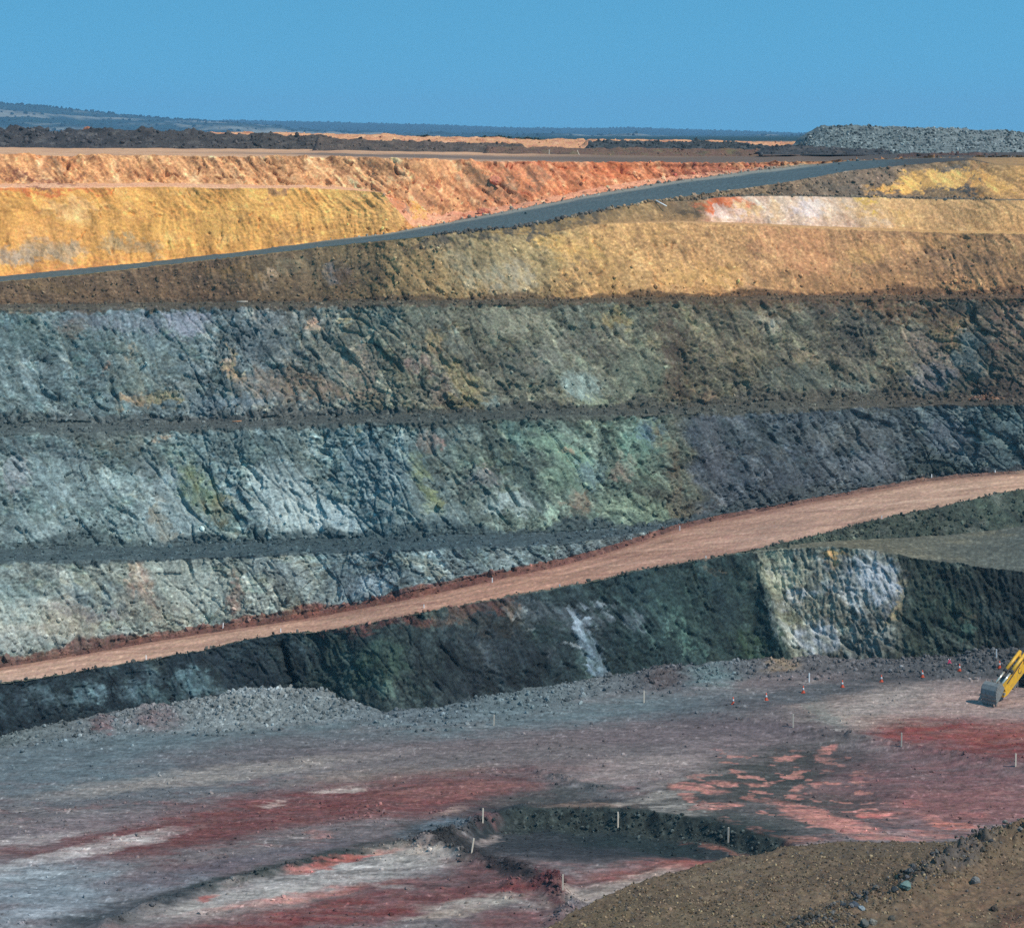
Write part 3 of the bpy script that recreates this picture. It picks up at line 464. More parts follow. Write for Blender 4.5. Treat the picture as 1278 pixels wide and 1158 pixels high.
patches(['Y'], [(25, 322, 40, 10, 0, (158, 148, 126), .85), (70, 312, 40, 14, 5, (160, 148, 120), .8), (150, 306, 24, 12, 10, (164, 150, 112), .75), (185, 312, 16, 7, 0, (170, 158, 120), .6), (30, 237, 80, 5, -4, (196, 104, 58), .75), (100, 236, 60, 3, 0, (202, 120, 70), .7), (352, 239, 18, 6, 5, (148, 112, 82), .85), (90, 260, 40, 10, 0, (214, 180, 124), .5), (60, 290, 60, 12, 0, (204, 150, 86), .5), (370, 298, 30, 4, -8, (150, 118, 76), .6), (250, 280, 90, 12, 0, (216, 172, 92), .4), (505, 262, 10, 20, -35, (196, 128, 76), .8), (300, 322, 60, 3, -8, (188, 140, 84), .6), (100, 336, 80, 4, -6, (196, 134, 84), .6)], tex=.3)
patches(['G', 'Y'], [(230, 196.5, 240, 2.2, .6, (118, 80, 60), .65), (300, 202, 60, 3, 10, (150, 98, 68), .6), (150, 205, 40, 4, 20, (158, 104, 74), .6), (420, 206, 40, 5, 20, (150, 100, 72), .6), (250, 213, 70, 3, 6, (168, 112, 78), .6), (480, 215, 40, 5, 30, (156, 100, 70), .6), (120, 262, 80, 3, 4, (176, 128, 74), .5), (260, 272, 120, 2.5, 3, (168, 120, 70), .5), (380, 288, 60, 3, -6, (150, 112, 70), .5)], tex=.75)
patches(['Y', 'benchG', 'G'], [(497, 255, 10, 16, -35, (190, 116, 72), .75), (520, 264, 6, 14, -35, (218, 164, 80), .75), (507, 262, 5, 10, -35, (120, 114, 100), .7), (530, 248, 18, 8, 50, (150, 104, 80), .7), (543, 236, 12, 4, 50, (150, 82, 60), .7), (555, 244, 14, 4, 50, (146, 76, 56), .7), (575, 244, 16, 4, 50, (156, 98, 66), .7), (605, 230, 34, 12, 35, (120, 104, 86), .65), (645, 240, 22, 8, 45, (112, 102, 88), .7), (618, 226, 8, 6, 0, (216, 134, 100), .8), (672, 224, 14, 10, 30, (112, 98, 84), .65), (690, 205, 60, 4, 2, (180, 96, 62), .6), (770, 213, 32, 6, 5, (188, 98, 62), .65), (640, 204, 50, 3, 2, (160, 84, 60), .7), (55, 224, 50, 4, 3, (122, 76, 62), .8), (25, 220, 40, 4, 0, (128, 80, 64), .6), (60, 200, 40, 6, 10, (206, 128, 80), .6), (65, 206, 6, 10, -40, (134, 112, 92), .6), (930, 212, 50, 4, -8, (142, 76, 58), .6), (870, 213, 40, 5, 2, (126, 70, 60), .7)], tex=.35)

# tyre wear along the haul roads
a, b = ZR['road']
tt = np.linspace(0, 1, b - a)[:, None] + .04 * fbm(S[a:b] / 14, Q[a:b] * 0, 3, 301)
wear = .05 * np.cos(tt * 31) + .22 * fbm(S[a:b] / 7, tt * 5, 4, 307, .6) + .16 * fbm(S[a:b] / 60, tt * 34, 3, 309) + .25 * fbm(S[a:b] / 26, tt * 9, 4, 303, .6)
COL[a:b] *= (1 + wear)[..., None]
COL[a:b] = COL[a:b] + (lin((120, 78, 64)).astype(np.float32) - COL[a:b]) * (.55 * sst(.86, .97, tt) + .35 * sst(.12, .0, tt))[..., None]
a, b = ZR['uroad']
tt = np.linspace(0, 1, b - a)[:, None] + .05 * fbm(S[a:b] / 8, Q[a:b] / 3, 3, 305)
COL[a:b] = COL[a:b] + (lin((150, 146, 134)).astype(np.float32) - COL[a:b]) * (.8 * sst(.78, .9, tt) * sst(300, 520, Bpx[a:b]) * (1 - sst(980, 1060, Bpx[a:b])))[..., None]
# loose aprons that creep up the faces from the benches, and crumbs over the crests
for bn, fn, up_ in (('benchA', 'B', 1), ('benchB', 'C', 1), ('benchC', 'D', 1), ('rberm', 'A', 1), ('benchA', 'A', 0), ('benchB', 'B', 0), ('benchC', 'C', 0)):
    a, b = ZR[fn]; ba, bb = ZR[bn]; bc = COL[(ba + bb) // 2][None]
    tt = np.linspace(0, 1, b - a)[:, None]
    if not up_: tt = 1 - tt
    hh = (.035 if up_ else .015) + (.13 if up_ else .05) * np.clip(fbm(S[a:b] / 9, S[a:b] * 0 + a, 3, a % 40) + .25, 0, 1)
    mk_ = sst(1.25, .75, (tt + .035 * fbm(S[a:b] / 1.2, Q[a:b] / 1.2, 3, 221)) / hh)
    COL[a:b] += (bc * (1 + .45 * GRAIN[a:b])[..., None] - COL[a:b]) * (.85 * mk_)[..., None]
# streaks that run down the soft faces with the gullies
for nm, k_ in (('Y', .32), ('G', .48), ('D', .22), ('E', .28), ('F', .3)):
    a, b = ZR[nm]
    st_ = fbm(rl[a:b] / .9, Q[a:b] / 7, 4, 231, .65); st2 = fbm(rl[a:b] / 2.6, Q[a:b] / 9, 3, 233)
    COL[a:b] *= np.clip(1 + k_ * st_ + k_ * 1.2 * st2, .45, 1.7)[..., None]
for nm in ('L', 'lslope', 'A', 'benchA', 'B', 'benchB', 'C'):
    a, b = ZR[nm]; COL[a:b] *= (np.array({'C': (1.0, .91, .88), 'B': (1.06, .99, .92), 'A': (1.12, 1.03, 1.0)}[nm], np.float32) if nm in 'ABC' else np.array([1.06, 1.0, .95], np.float32))
a, b = ZR['L']; COL[a:b] *= 1 + (np.array([.02, .03, .05], np.float32)) * (sst(960, 985, Bpx[a:b]) * (1 - sst(1105, 1130, Bpx[a:b])))[..., None]
for nm, k_ in (('Y', (.98, .83, .84)), ('G', (.92, .83, .71)), ('D', (1.05, .88, .82)), ('E', (.90, .83, .77)), ('F', (1.0, .87, .84)), ('benchG', (.98, .92, .86)), ('benchE', (.95, .88, .8))):
    a, b = ZR[nm]; COL[a:b] *= np.array(k_, np.float32)
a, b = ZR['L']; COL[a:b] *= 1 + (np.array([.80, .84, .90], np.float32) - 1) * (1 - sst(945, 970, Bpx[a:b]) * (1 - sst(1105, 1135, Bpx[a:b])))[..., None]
a, b = ZR['C']; COL[a:b] *= (1 + .14 * (1 - sst(480, 640, Bpx[a:b])))[..., None]
a, b = ZR['ledge']; COL[a:b] *= (np.array([1.12, 1.0, .88], np.float32) * np.clip(1 + .22 * fbm(S[a:b] / 9, Q[a:b] / 1.2, 4, 255, .6) + .2 * GRAIN[a:b], .5, 1.6)[..., None]).astype(np.float32)
a, b = ZR['uroad']; COL[a:b] *= np.array([.80, .78, .76], np.float32)
COL *= np.float32(1.14) * EXPO_K

def wall_piece(name, zones, mat, label, cat):
    a = ZR[zones[0]][0]; b = min(ZR[zones[-1]][1] + 1, NR)
    o = link_mesh(name, D[a:b].reshape(-1, 3), grid_faces(b - a, NC), mat, COL[a:b].reshape(-1, 3))
    return tag(o, label, cat, kind='structure')
wall_piece('pit_wall', ['toe', 'L'], M_ROCK, 'lowest dark rock face of the pit, with a bright grey bay under the ledge', 'rock face')
wall_piece('rock_ledge', ['ledge'], M_DIRT, 'flat olive grey rock ledge under the right end of the red road', 'ledge')
wall_piece('road_embankment', ['lslope'], M_ROCK, 'dark rubble slope between the red haul road and the flat ledge', 'slope')
wall_piece('haul_road', ['berm', 'road', 'rberm'], M_ROAD, 'reddish dirt haul road climbing to the right across the pit wall', 'road')
wall_piece('pit_wall', ['A', 'benchA'], M_ROCK, 'blue grey rock face just above the left part of the red haul road', 'rock face')
wall_piece('pit_wall', ['B', 'benchB'], M_ROCK, 'tall rock face with pale blue slabs and green stains, second below the yellow clay', 'rock face')
wall_piece('pit_wall', ['C', 'benchC'], M_ROCK, 'tall grey to brown rock face directly below the tan clay slope', 'rock face')
wall_piece('pit_wall', ['D', 'benchE', 'E', 'benchF', 'F'], M_CLAY, 'tan clay slope with a pink and white band under the grey road', 'clay slope')
wall_piece('haul_road', ['uroad'], M_ROAD, 'dark grey haul road climbing to the plateau above the tan clay', 'road')
wall_piece('pit_wall', ['Y', 'benchG', 'G'], M_CLAY, 'yellow clay face with an orange cut above it, top left of the pit', 'clay slope')

def wall_at(px, py, zones):
    j = int(np.argmin(np.abs(PX - px)))
    a = ZR[zones[0]][0]; b = ZR[zones[-1]][1]
    cur = D[a:b, j]
    yy = HY + (HC - cur[:, 2]) / cur[:, 1] * FL
    i = int(np.argmin(np.abs(yy - py)))
    return Vector(cur[i].tolist())

# ------------------------------------------------------------------ pit floor
def z_floor(X):
    return 2.3 + .038 * X
fpy = np.concatenate([np.arange(800, 1000, 1.1), np.arange(1000, 1056, .4), np.arange(1056, 1180, 1.1), np.geomspace(1182, 1700, 40)])
fpx = np.concatenate([-60 - np.cumsum(np.geomspace(2, 40, 40))[::-1], np.arange(-60, 1340, 1.25), 1340 + np.cumsum(np.geomspace(2, 40, 40))])
FPX, FPY = np.meshgrid(fpx, fpy)
FY = 169250. / ((FPY - HY) + .038 * (FPX - CX)); FX = (FPX - CX) / FL * FY; FZ = z_floor(FX)
def gpt(px, py):
    Y = 169250. / ((py - HY) + .038 * (px - CX)); return (px - CX) / FL * Y, Y
fdz = .18 * fbm(FX / 7, FY / 7, 4, 401) + .05 * fbm(FX / 1.2, FY / 1.2, 3, 405)
def seg_dist(poly):
    pts = [gpt(*p) for p in poly]
    best = np.full(FX.shape, 1e9)
    for (x0, y0), (x1, y1) in zip(pts[:-1], pts[1:]):
        dx, dy = x1 - x0, y1 - y0
        t = np.clip(((FX - x0) * dx + (FY - y0) * dy) / (dx * dx + dy * dy), 0, 1)
        best = np.minimum(best, np.hypot(FX - x0 - t * dx, FY - y0 - t * dy))
    return best
lump = .75 + .5 * fbm(FX / 1.6, FY / 1.6, 3, 411)
def ridge(poly, w, h):
    global fdz
    d = seg_dist(poly) + .35 * fbm(FX / 1.5, FY / 1.5, 2, 413)
    fdz = fdz + h * np.clip(1 - d / w, 0, 1) ** 1.2 * lump
# sunken cut in the floor
ex = np.array([500, 540, 590, 630, 680, 770, 860, 910, 950, 990, 1010]); ey = np.array([1075, 1052, 1030, 1012, 1006, 1007, 1017, 1028, 1039, 1049, 1075])
eY = np.interp(FPX, ex, ey, left=2000, right=2000) + 2.2 * fbm(FX / 2, FX * 0, 3, 421)
inside = FPY - eY
lefts = sst(540, 700, FPX - (FPY - 1050) * 1.0)
depth = 2.0 * sst(0, 9, inside) * (1 - sst(20, 64, inside)) * (.8 + .25 * fbm(FX / 5, FX * 0, 2, 423)) * lefts * (1 - sst(975, 1000, FPX))
fdz = fdz - depth
ridge([(530, 1054), (560, 1042), (600, 1028)], 2.8, .8)
ridge([(600, 1024), (625, 1014), (650, 1006)], 1.4, .4)
ridge([(535, 1056), (590, 1072), (640, 1085), (690, 1106)], 1.8, 1.0)
ridge([(640, 1105), (700, 1108)], 1.5, .7)
ridge([(690, 1112), (720, 1135), (700, 1150)], 1.8, .8)
ridge([(660, 958), (700, 972), (745, 986)], 1.2, .5)
ridge([(850, 886), (915, 895), (990, 906), (1060, 918)], .8, .35)
ridge([(1060, 918), (1130, 930), (1200, 943), (1300, 960)], .8, .5)
ridge([(130, 1152), (210, 1122), (270, 1105), (420, 1068), (500, 1056)], 1.2, .5)
ridge([(0, 945), (100, 925)], 1.5, .4)
# ground drops slightly on the near side of those edges
fdz = fdz - .5 * sst(0, 12, FPY - np.interp(FPX, [850, 915, 990, 1060, 1130, 1200, 1300], [888, 897, 908, 920, 932, 945, 962], left=3000)) * sst(850, 1000, FPX) * (1 - sst(60, 140, FPY - np.interp(FPX, [850, 1300], [888, 962])))
# rock piled against the foot of the wall
toe_y = np.interp(FPX, PX, T0.y)
up = FPY - toe_y
pw = np.interp(FPX, [-100, 0, 150, 300, 400, 460, 500, 650, 760, 850, 960, 1060, 1110, 1200, 1278, 1500], [16, 18, 24, 36, 32, 22, 24, 24, 18, 26, 20, 18, 14, 16, 18, 18])
phh = np.interp(FPX, [-100, 0, 150, 300, 400, 455, 480, 500, 650, 760, 850, 960, 1060, 1110, 1200, 1278, 1500], [.5, .6, 1.2, 2.0, 1.7, .9, .35, .7, 1.2, 1.0, 1.2, .9, .9, 1.0, 1.6, 2.3, 2.3])
prof = np.where(up < 0, 1.0, 0) + np.where(up >= 0, np.clip(1 - up / pw, 0, 1) ** 1.1, 0)
pile = phh * prof * (1 + .35 * fbm(FX / 4, FY / 4, 3, 431) + .22 * fbm(FX / .8, FY / .8, 3, 433))
fdz = fdz + pile
FZ = FZ + fdz
FSU = FX * math.cos(-.12) + FY * math.sin(-.12); FSV = -FX * math.sin(-.12) + FY * math.cos(-.12)

FC = np.zeros(FX.shape + (3,), np.float32)
def L3(c): return lin(c).astype(np.float32)
n1 = fbm(FSU / 16, FSV / 5, 5, 441, .6); n2 = fbm(FSU / 9, FSV / 2.4, 5, 443, .62); n3 = fbm(FSU / 5, FSV / 2, 5, 447, .65)
FC[:] = L3((116, 104, 104))
lf = sst(500, 150, FPX) * sst(1040, 960, FPY)
FC += (L3((100, 110, 114)) - FC) * (.8 * lf)[..., None]
FC += (L3((86, 80, 82)) - FC) * (.7 * sst(0, .5, n1))[..., None]
FC += (L3((150, 138, 132)) - FC) * (.5 * sst(.1, .6, n2))[..., None]
FC += (L3((124, 84, 80)) - FC) * (.5 * sst(.0, .5, n3) * sst(940, 980, FPY))[..., None]
fwx = 18 * fbm(FSU / 9, FSV / 4, 5, 451, .65) + 7 * fbm(FSU / 1.8, FSV / .8, 3, 452); fwy = 6 * fbm(FSU / 7, FSV / 3, 5, 455, .65) + 3 * fbm(FSU / 1.8, FSV / .8, 3, 456)
def fpatch(lst, soft=.5, tex=.45, wm=1.0):
    global FC
    for cx, cy, rx, ry, rot, c, st in lst:
        x = FPX + fwx * wm - cx; y = FPY + fwy * wm - cy
        cr, sr = math.cos(math.radians(rot)), math.sin(math.radians(rot))
        d = np.sqrt(((x * cr + y * sr) / rx) ** 2 + ((-x * sr + y * cr) / ry) ** 2)
        m = (1 - sst(1 - soft, 1 + soft, d)) * st
        if m.max() <= 0: continue
        tx = fbm(FSU / (2.5 if rx < 60 else 6), FSV / (1.0 if rx < 60 else 1.6), 4, int(cx) % 40 + 1, .65)
        m = m * (1 - tex + tex * sst(-.4, .35, tx))
        FC = FC + (L3(c) - FC) * m[..., None].astype(np.float32)
fpatch([(450, 905, 420, 26, -3, (96, 112, 116), .85), (100, 955, 170, 36, -4, (94, 108, 114), .8), (740, 892, 170, 16, -8, (98, 112, 116), .85), (880, 880, 60, 14, 0, (92, 100, 104), .7), (330, 938, 150, 18, -5, (104, 92, 94), .7), (150, 990, 150, 12, -4, (98, 100, 104), .6),
    (700, 925, 220, 20, -4, (112, 96, 96), .8), (880, 915, 160, 16, 0, (110, 96, 98), .7), (620, 950, 200, 16, -3, (112, 104, 102), .7), (260, 968, 200, 9, -7, (160, 146, 136), .7), (480, 968, 120, 9, -4, (142, 124, 112), .6), (820, 960, 130, 14, -8, (150, 132, 126), .65), (790, 950, 90, 8, -6, (158, 140, 134), .5),
    (340, 1012, 330, 24, -8, (114, 60, 56), .92), (200, 1048, 170, 18, -10, (108, 58, 55), .9), (520, 1000, 160, 18, -4, (116, 62, 58), .88), (560, 985, 100, 9, -4, (140, 92, 84), .7), (100, 1030, 120, 12, -8, (126, 116, 118), .7), (420, 985, 30, 3, -6, (196, 176, 164), .8), (340, 1003, 18, 3, -6, (196, 172, 160), .7), (560, 1012, 24, 3, -10, (186, 150, 136), .8), (400, 1040, 16, 4, 0, (170, 116, 108), .6),
    (90, 1065, 130, 7, -12, (196, 184, 178), .85), (50, 1045, 80, 5, -8, (176, 164, 160), .6), (50, 1100, 120, 26, -4, (134, 144, 150), .8), (60, 1130, 110, 30, -6, (128, 138, 146), .75), (220, 1090, 90, 12, -8, (104, 70, 70), .7), (210, 1100, 70, 10, -6, (110, 116, 124), .7), (330, 1070, 130, 10, -10, (94, 88, 96), .7), (60, 1140, 60, 6, -4, (170, 176, 182), .5), (30, 1092, 60, 5, -6, (170, 176, 180), .6)])
fpatch([(330, 1088, 200, 8, -14, (42, 52, 48), .95), (450, 1066, 70, 7, -12, (50, 60, 56), .85), (170, 1132, 90, 13, -14, (50, 56, 62), .85), (120, 1150, 60, 8, 0, (44, 50, 52), .7), (430, 1092, 160, 14, -9, (182, 174, 168), .9), (300, 1128, 120, 14, -8, (176, 166, 158), .8), (520, 1070, 60, 10, 0, (170, 160, 150), .6), (500, 1062, 40, 5, 0, (176, 158, 144), .7), (425, 1076, 60, 4, -12, (196, 100, 84), .8), (255, 1122, 12, 3, -8, (196, 96, 80), .8),  # dark green band paints the shaded side of the small floor step
    (420, 1138, 200, 18, -7, (122, 54, 48), .92), (540, 1110, 120, 14, 0, (108, 62, 60), .8), (620, 1100, 70, 14, 20, (104, 60, 58), .8), (380, 1118, 120, 5, -9, (180, 92, 76), .6), (590, 1126, 60, 7, -5, (176, 166, 154), .8), (560, 1140, 50, 5, -8, (176, 158, 140), .7), (640, 1150, 60, 14, 0, (120, 60, 56), .7), (480, 1085, 90, 3, -4, (110, 100, 96), .6), (450, 1105, 90, 3, 3, (140, 130, 126), .6)])
fpatch([(775, 1033, 215, 38, 2, (38, 46, 49), 1), (720, 1044, 110, 16, 4, (52, 54, 58), .7), (860, 1036, 130, 20, 4, (34, 46, 46), .9), (930, 1048, 60, 12, 4, (48, 52, 54), .9)], soft=.25, tex=.12)
fpatch([(672, 1060, 50, 7, 8, (84, 82, 88), .5), (565, 1050, 52, 13, 18, (46, 46, 44), .95), (556, 1030, 34, 7, -8, (94, 106, 116), .85), (515, 1044, 24, 6, 0, (96, 104, 112), .7), (605, 1040, 26, 4, -22, (156, 138, 132), .9), (600, 1020, 20, 6, 0, (128, 84, 84), .7), (640, 1076, 60, 10, 22, (54, 44, 46), .8), (690, 1100, 24, 14, 40, (96, 44, 46), .8), (660, 1112, 40, 4, 0, (110, 46, 46), .7), (690, 1128, 16, 14, 0, (84, 50, 52), .7),
    (840, 1080, 130, 12, -8, (142, 78, 68), .85), (885, 1072, 60, 8, -8, (166, 84, 68), .65), (770, 1106, 90, 10, -14, (172, 152, 138), .85), (720, 1118, 40, 8, 0, (168, 152, 144), .6), (690, 990, 70, 9, -4, (66, 70, 68), .85), (640, 1000, 60, 6, 0, (74, 72, 68), .7), (720, 980, 50, 8, 10, (84, 86, 88), .7), (740, 1005, 60, 4, 0, (150, 120, 104), .6)])
fpatch([(1130, 882, 140, 26, -4, (170, 146, 136), .92), (1080, 876, 80, 16, -10, (150, 138, 130), .7), (1100, 902, 90, 10, 5, (160, 142, 128), .7), (1025, 888, 30, 10, 40, (124, 134, 126), .6), (1020, 880, 50, 10, -8, (122, 104, 96), .5), (1235, 880, 70, 22, 0, (164, 132, 122), .75), (1225, 924, 125, 24, 7, (124, 54, 48), 1), (1130, 916, 50, 8, 4, (146, 66, 58), .85), (1270, 912, 80, 14, -4, (150, 84, 72), .7), (1100, 850, 180, 11, -9, (72, 72, 74), .85), (1230, 838, 120, 10, -2, (66, 66, 70), .8), (960, 872, 110, 9, -9, (88, 92, 96), .7),
    (970, 890, 70, 10, 10, (88, 80, 82), .7), (930, 905, 120, 10, 4, (92, 80, 84), .7), (950, 930, 90, 14, -5, (122, 104, 104), .6), (1170, 978, 150, 42, 3, (122, 80, 80), .9), (1100, 1000, 120, 24, 0, (132, 86, 82), .7), (1240, 1000, 90, 28, 0, (136, 88, 84), .8), (960, 958, 110, 28, -14, (62, 62, 58), .95), (900, 985, 100, 22, -8, (66, 66, 62), .8), (1060, 945, 60, 14, 4, (72, 62, 62), .7), (1000, 1000, 110, 20, 4, (72, 70, 66), .85), (960, 1025, 110, 10, 8, (72, 74, 70), .8), (850, 1010, 40, 10, 0, (150, 140, 132), .7), (820, 995, 60, 5, -10, (168, 156, 146), .6), (860, 972, 60, 4, -12, (156, 140, 134), .6), (1090, 985, 36, 12, 0, (76, 68, 70), .6), (980, 968, 30, 8, 0, (58, 60, 58), .6)])
# salmon coloured crust left in blotches
fpatch([(575, 1058, 62, 15, 18, (44, 42, 42), 1), (640, 1088, 62, 10, 20, (50, 42, 44), .95), (692, 1112, 28, 12, 40, (88, 42, 44), .9), (556, 1032, 32, 6, -8, (94, 104, 112), .85), (690, 1060, 90, 14, 6, (54, 54, 58), .9)], soft=.35, tex=.15)
SAL = (190, 122, 108)
fpatch([(978, 941, 17, 5, -8, SAL, 1), (1033, 930, 15, 4, -10, SAL, 1), (918, 961, 10, 3, 10, SAL, .9), (872, 984, 34, 5, 4, SAL, 1), (905, 976, 22, 2.5, -4, SAL, .9), (946, 976, 16, 3, -2, SAL, 1), (966, 969, 7, 2, 0, SAL, .9), (1038, 955, 10, 2.5, 0, SAL, 1), (1012, 974, 12, 3.5, 6, SAL, 1), (1036, 973, 12, 2.5, 0, SAL, 1), (990, 979, 8, 3, 0, SAL, .9), (998, 986, 10, 2, 0, SAL, .9), (950, 995, 14, 3, -6, SAL, 1), (934, 991, 12, 2, -6, SAL, .9), (895, 1004, 28, 5, -2, SAL, 1), (858, 994, 10, 4, 10, SAL, .8), (1010, 1012, 48, 11, 16, SAL, 1), (1048, 1026, 60, 9, 12, SAL, .95), (1090, 1012, 22, 6, -4, (214, 112, 98), .85), (1060, 940, 6, 2, 0, SAL, .8), (993, 962, 6, 1.8, 0, SAL, .8), (1068, 964, 7, 2.5, 0, (190, 110, 104), .8), (1110, 1012, 16, 4, -8, SAL, .8), (1190, 1024, 36, 6, 8, (200, 116, 96), .85), (1165, 1036, 60, 5, 3, (186, 112, 100), .7), (1110, 1042, 60, 6, 2, SAL, .8), (1130, 996, 20, 5, -8, (176, 104, 96), .7), (1210, 1010, 20, 4, 0, (170, 100, 92), .6), (960, 1045, 70, 6, 6, (170, 110, 92), .8), (1160, 1012, 16, 2.5, 6, SAL, .7), (890, 1035, 40, 6, 14, (150, 92, 76), .8)], soft=.25, tex=.75, wm=.9)
blt = sst(.30, .36, fbm(FSU / 3.4, FSV / 1.7, 4, 461, .55)) * (1 - sst(.7, 1.25, np.sqrt(((FPX - 985) / 130) ** 2 + ((FPY - 985 - (FPX - 985) * .12) / 52) ** 2)))
FC += (L3((184, 120, 106)) - FC) * (.8 * blt)[..., None]
# dark bank at the back of the sunken cut
bank = sst(-1.5, 1.5, inside) * (1 - sst(10, 16, inside)) * sst(600, 660, FPX) * (1 - sst(970, 990, FPX))
bcol = L3((50, 57, 54)) * (1 + .8 * fbm(FX / .7, FZ / .35, 3, 471))[..., None]
FC += (bcol - FC) * bank[..., None]
# crushed rock at the foot of the wall
pc = np.clip(pile / 1.0, 0, 1); mm = sst(.08, .45, pile)
rubc = np.stack([np.interp(FPX, [0, 130, 200, 300, 420, 500, 650, 760, 820, 900, 960, 1050, 1278], lin([92, 108, 112, 128, 112, 98, 94, 100, 84, 96, 96, 92, 78])[:]),
                 np.interp(FPX, [0, 130, 200, 300, 420, 500, 650, 760, 820, 900, 960, 1050, 1278], lin([102, 112, 118, 134, 120, 108, 108, 108, 84, 106, 94, 90, 80])),
                 np.interp(FPX, [0, 130, 200, 300, 420, 500, 650, 760, 820, 900, 960, 1050, 1278], lin([102, 114, 120, 134, 122, 114, 112, 112, 88, 112, 96, 92, 82]))], -1)
FC += (rubc * (1 + .35 * n3[..., None]) - FC) * (mm * .9)[..., None]
fpatch([(130, 912, 16, 6, 0, (122, 74, 74), .7), (195, 905, 30, 10, 0, (122, 92, 92), .6), (830, 855, 24, 7, 0, (86, 66, 62), .6), (975, 836, 20, 5, 0, (150, 124, 92), .7), (890, 850, 30, 10, 0, (98, 124, 124), .6), (310, 880, 40, 8, 0, (146, 158, 166), .5)], soft=.5, tex=.5)
FC *= np.clip(1 + .5 * fbm(FSU / .9, FSV / .5, 4, 475, .7) + .35 * fbm(FSU / 4, FSV / .6, 4, 479, .65), .4, 2.)[..., None]
def tracks(poly, off, dark, wdt=.28):
    global FC
    d = seg_dist(poly) + .12 * fbm(FX / 2.5, FY / 2.5, 2, 491)
    m = np.exp(-((np.abs(d) - off) / wdt) ** 2) * sst(-.25, .3, fbm(FX / 3, FY / 3, 3, 493))
    FC = FC * (1 + dark * m)[..., None]
for k_ in range(26):
    x0 = rng.uniform(0, 1250); y0 = rng.uniform(910, 1150); ln_ = rng.uniform(60, 260); sl_ = rng.uniform(-.16, .06); cv = rng.uniform(-14, 14)
    tracks([(x0 + ln_ * t_, y0 + sl_ * ln_ * t_ + cv * t_ * (1 - t_) * 2) for t_ in np.linspace(0, 1, 7)], rng.choice([.0, 1.1, 1.5]), rng.choice([-.38, -.3, .4, .3]), rng.uniform(.2, .45))
for k_ in range(9): tracks([(400 + 10 * k_, 1078 + 4.5 * k_), (470, 1071 + 5 * k_), (560, 1070 + 6 * k_)], 0, rng.choice([-.45, .4]), .2)
for k_ in range(6): tracks([(720, 1118 - 3 * k_), (790, 1096 - 1.5 * k_), (850, 1090 - 4 * k_)], 0, rng.choice([-.4, .4]), .2)
FC *= np.array([1.05, 1.0, .95]); FC = FC + (FC.mean(-1, keepdims=True) - FC) * .12
FC *= (1 + .14 * np.sign(fbm(FSU / 3.2, FSV / 1.1, 5, 497, .7)) * sst(.05, .22, np.abs(fbm(FSU / 3.2, FSV / 1.1, 5, 497, .7))))[..., None]
sp_ = sst(.42, .55, fbm(FX / .55, FY / .8, 2, 483)); FC += (FC * 1.7 + .03 - FC) * (sp_ * sst(-.2, .5, n2))[..., None]
FC *= .93 * EXPO_K
FP = np.stack([FX, FY, FZ], -1)
# faces of this sheet run from far to near, so flip the winding
ff = grid_faces(*FX.shape)[:, ::-1]
tag(link_mesh('pit_floor', FP.reshape(-1, 3), ff, M_DIRT, FC.reshape(-1, 3)), 'red and grey floor of the open pit streaked with salmon crust', 'ground', kind='structure')

def floor_at(px, py):
    x, y = gpt(px, py)
    i = np.argmin((FX - x) ** 2 + (FY - y) ** 2)
    return Vector((x, y, float(FZ.ravel()[i])))
def floor_seen(px, py):
    """the floor point that appears at this photo position once mounds and cuts are counted"""
    j = int(np.argmin(np.abs(fpx - px)))
    yy = HY + (HC - FZ[:, j]) / FY[:, j] * FL
    k = np.where(np.abs(yy - py) < 2.5)[0]
    i = k[-1] if len(k) else int(np.argmin(np.abs(yy - py)))
    return Vector((float(FX[i, j]), float(FY[i, j]), float(FZ[i, j])))

# ------------------------------------------------------------------ loose stones
_t = (1 + 5 ** .5) / 2
ICO = np.array([(-1, _t, 0), (1, _t, 0), (-1, -_t, 0), (1, -_t, 0), (0, -1, _t), (0, 1, _t), (0, -1, -_t), (0, 1, -_t), (_t, 0, -1), (_t, 0, 1), (-_t, 0, -1), (-_t, 0, 1)], np.float32)
ICO /= np.linalg.norm(ICO[0])
ICOF = np.array([(0, 11, 5), (0, 5, 1), (0, 1, 7), (0, 7, 10), (0, 10, 11), (1, 5, 9), (5, 11, 4), (11, 10, 2), (10, 7, 6), (7, 1, 8), (3, 9, 4), (3, 4, 2), (3, 2, 6), (3, 6, 8), (3, 8, 9), (4, 9, 5), (2, 4, 11), (6, 2, 10), (8, 6, 7), (9, 8, 1)], np.int32)
def stones(name, pts, size, cols, mat=None):
    n = len(pts)
    r = rng.normal(size=(n, 3, 3)); q, _ = np.linalg.qr(r)
    sc = rng.uniform(.55, 1.25, (n, 1, 3)) * np.asarray(size).reshape(n, 1, 1)
    jit = rng.uniform(.72, 1.2, (n, 12, 1))
    V = np.einsum('nvi,nij->nvj', ICO[None] * jit * sc, q) + np.asarray(pts)[:, None, :]
    Fc = (ICOF[None] + (np.arange(n) * 12)[:, None, None]).reshape(-1, 3)
    cc = np.repeat(np.asarray(cols, np.float32), 12, axis=0)
    return link_mesh(name, V.reshape(-1, 3), Fc, mat or M_STONE, cc, smooth=False)
def pal(n, cs, var=.25):
    c = np.array([lin(x) for x in cs])[rng.integers(0, len(cs), n)]
    return c * rng.uniform(1 - var, 1 + var * 1.6, (n, 1)) * EXPO_K
def sizes(n, lo, hi, p=3.):
    return lo + (hi - lo) * rng.random(n) ** p

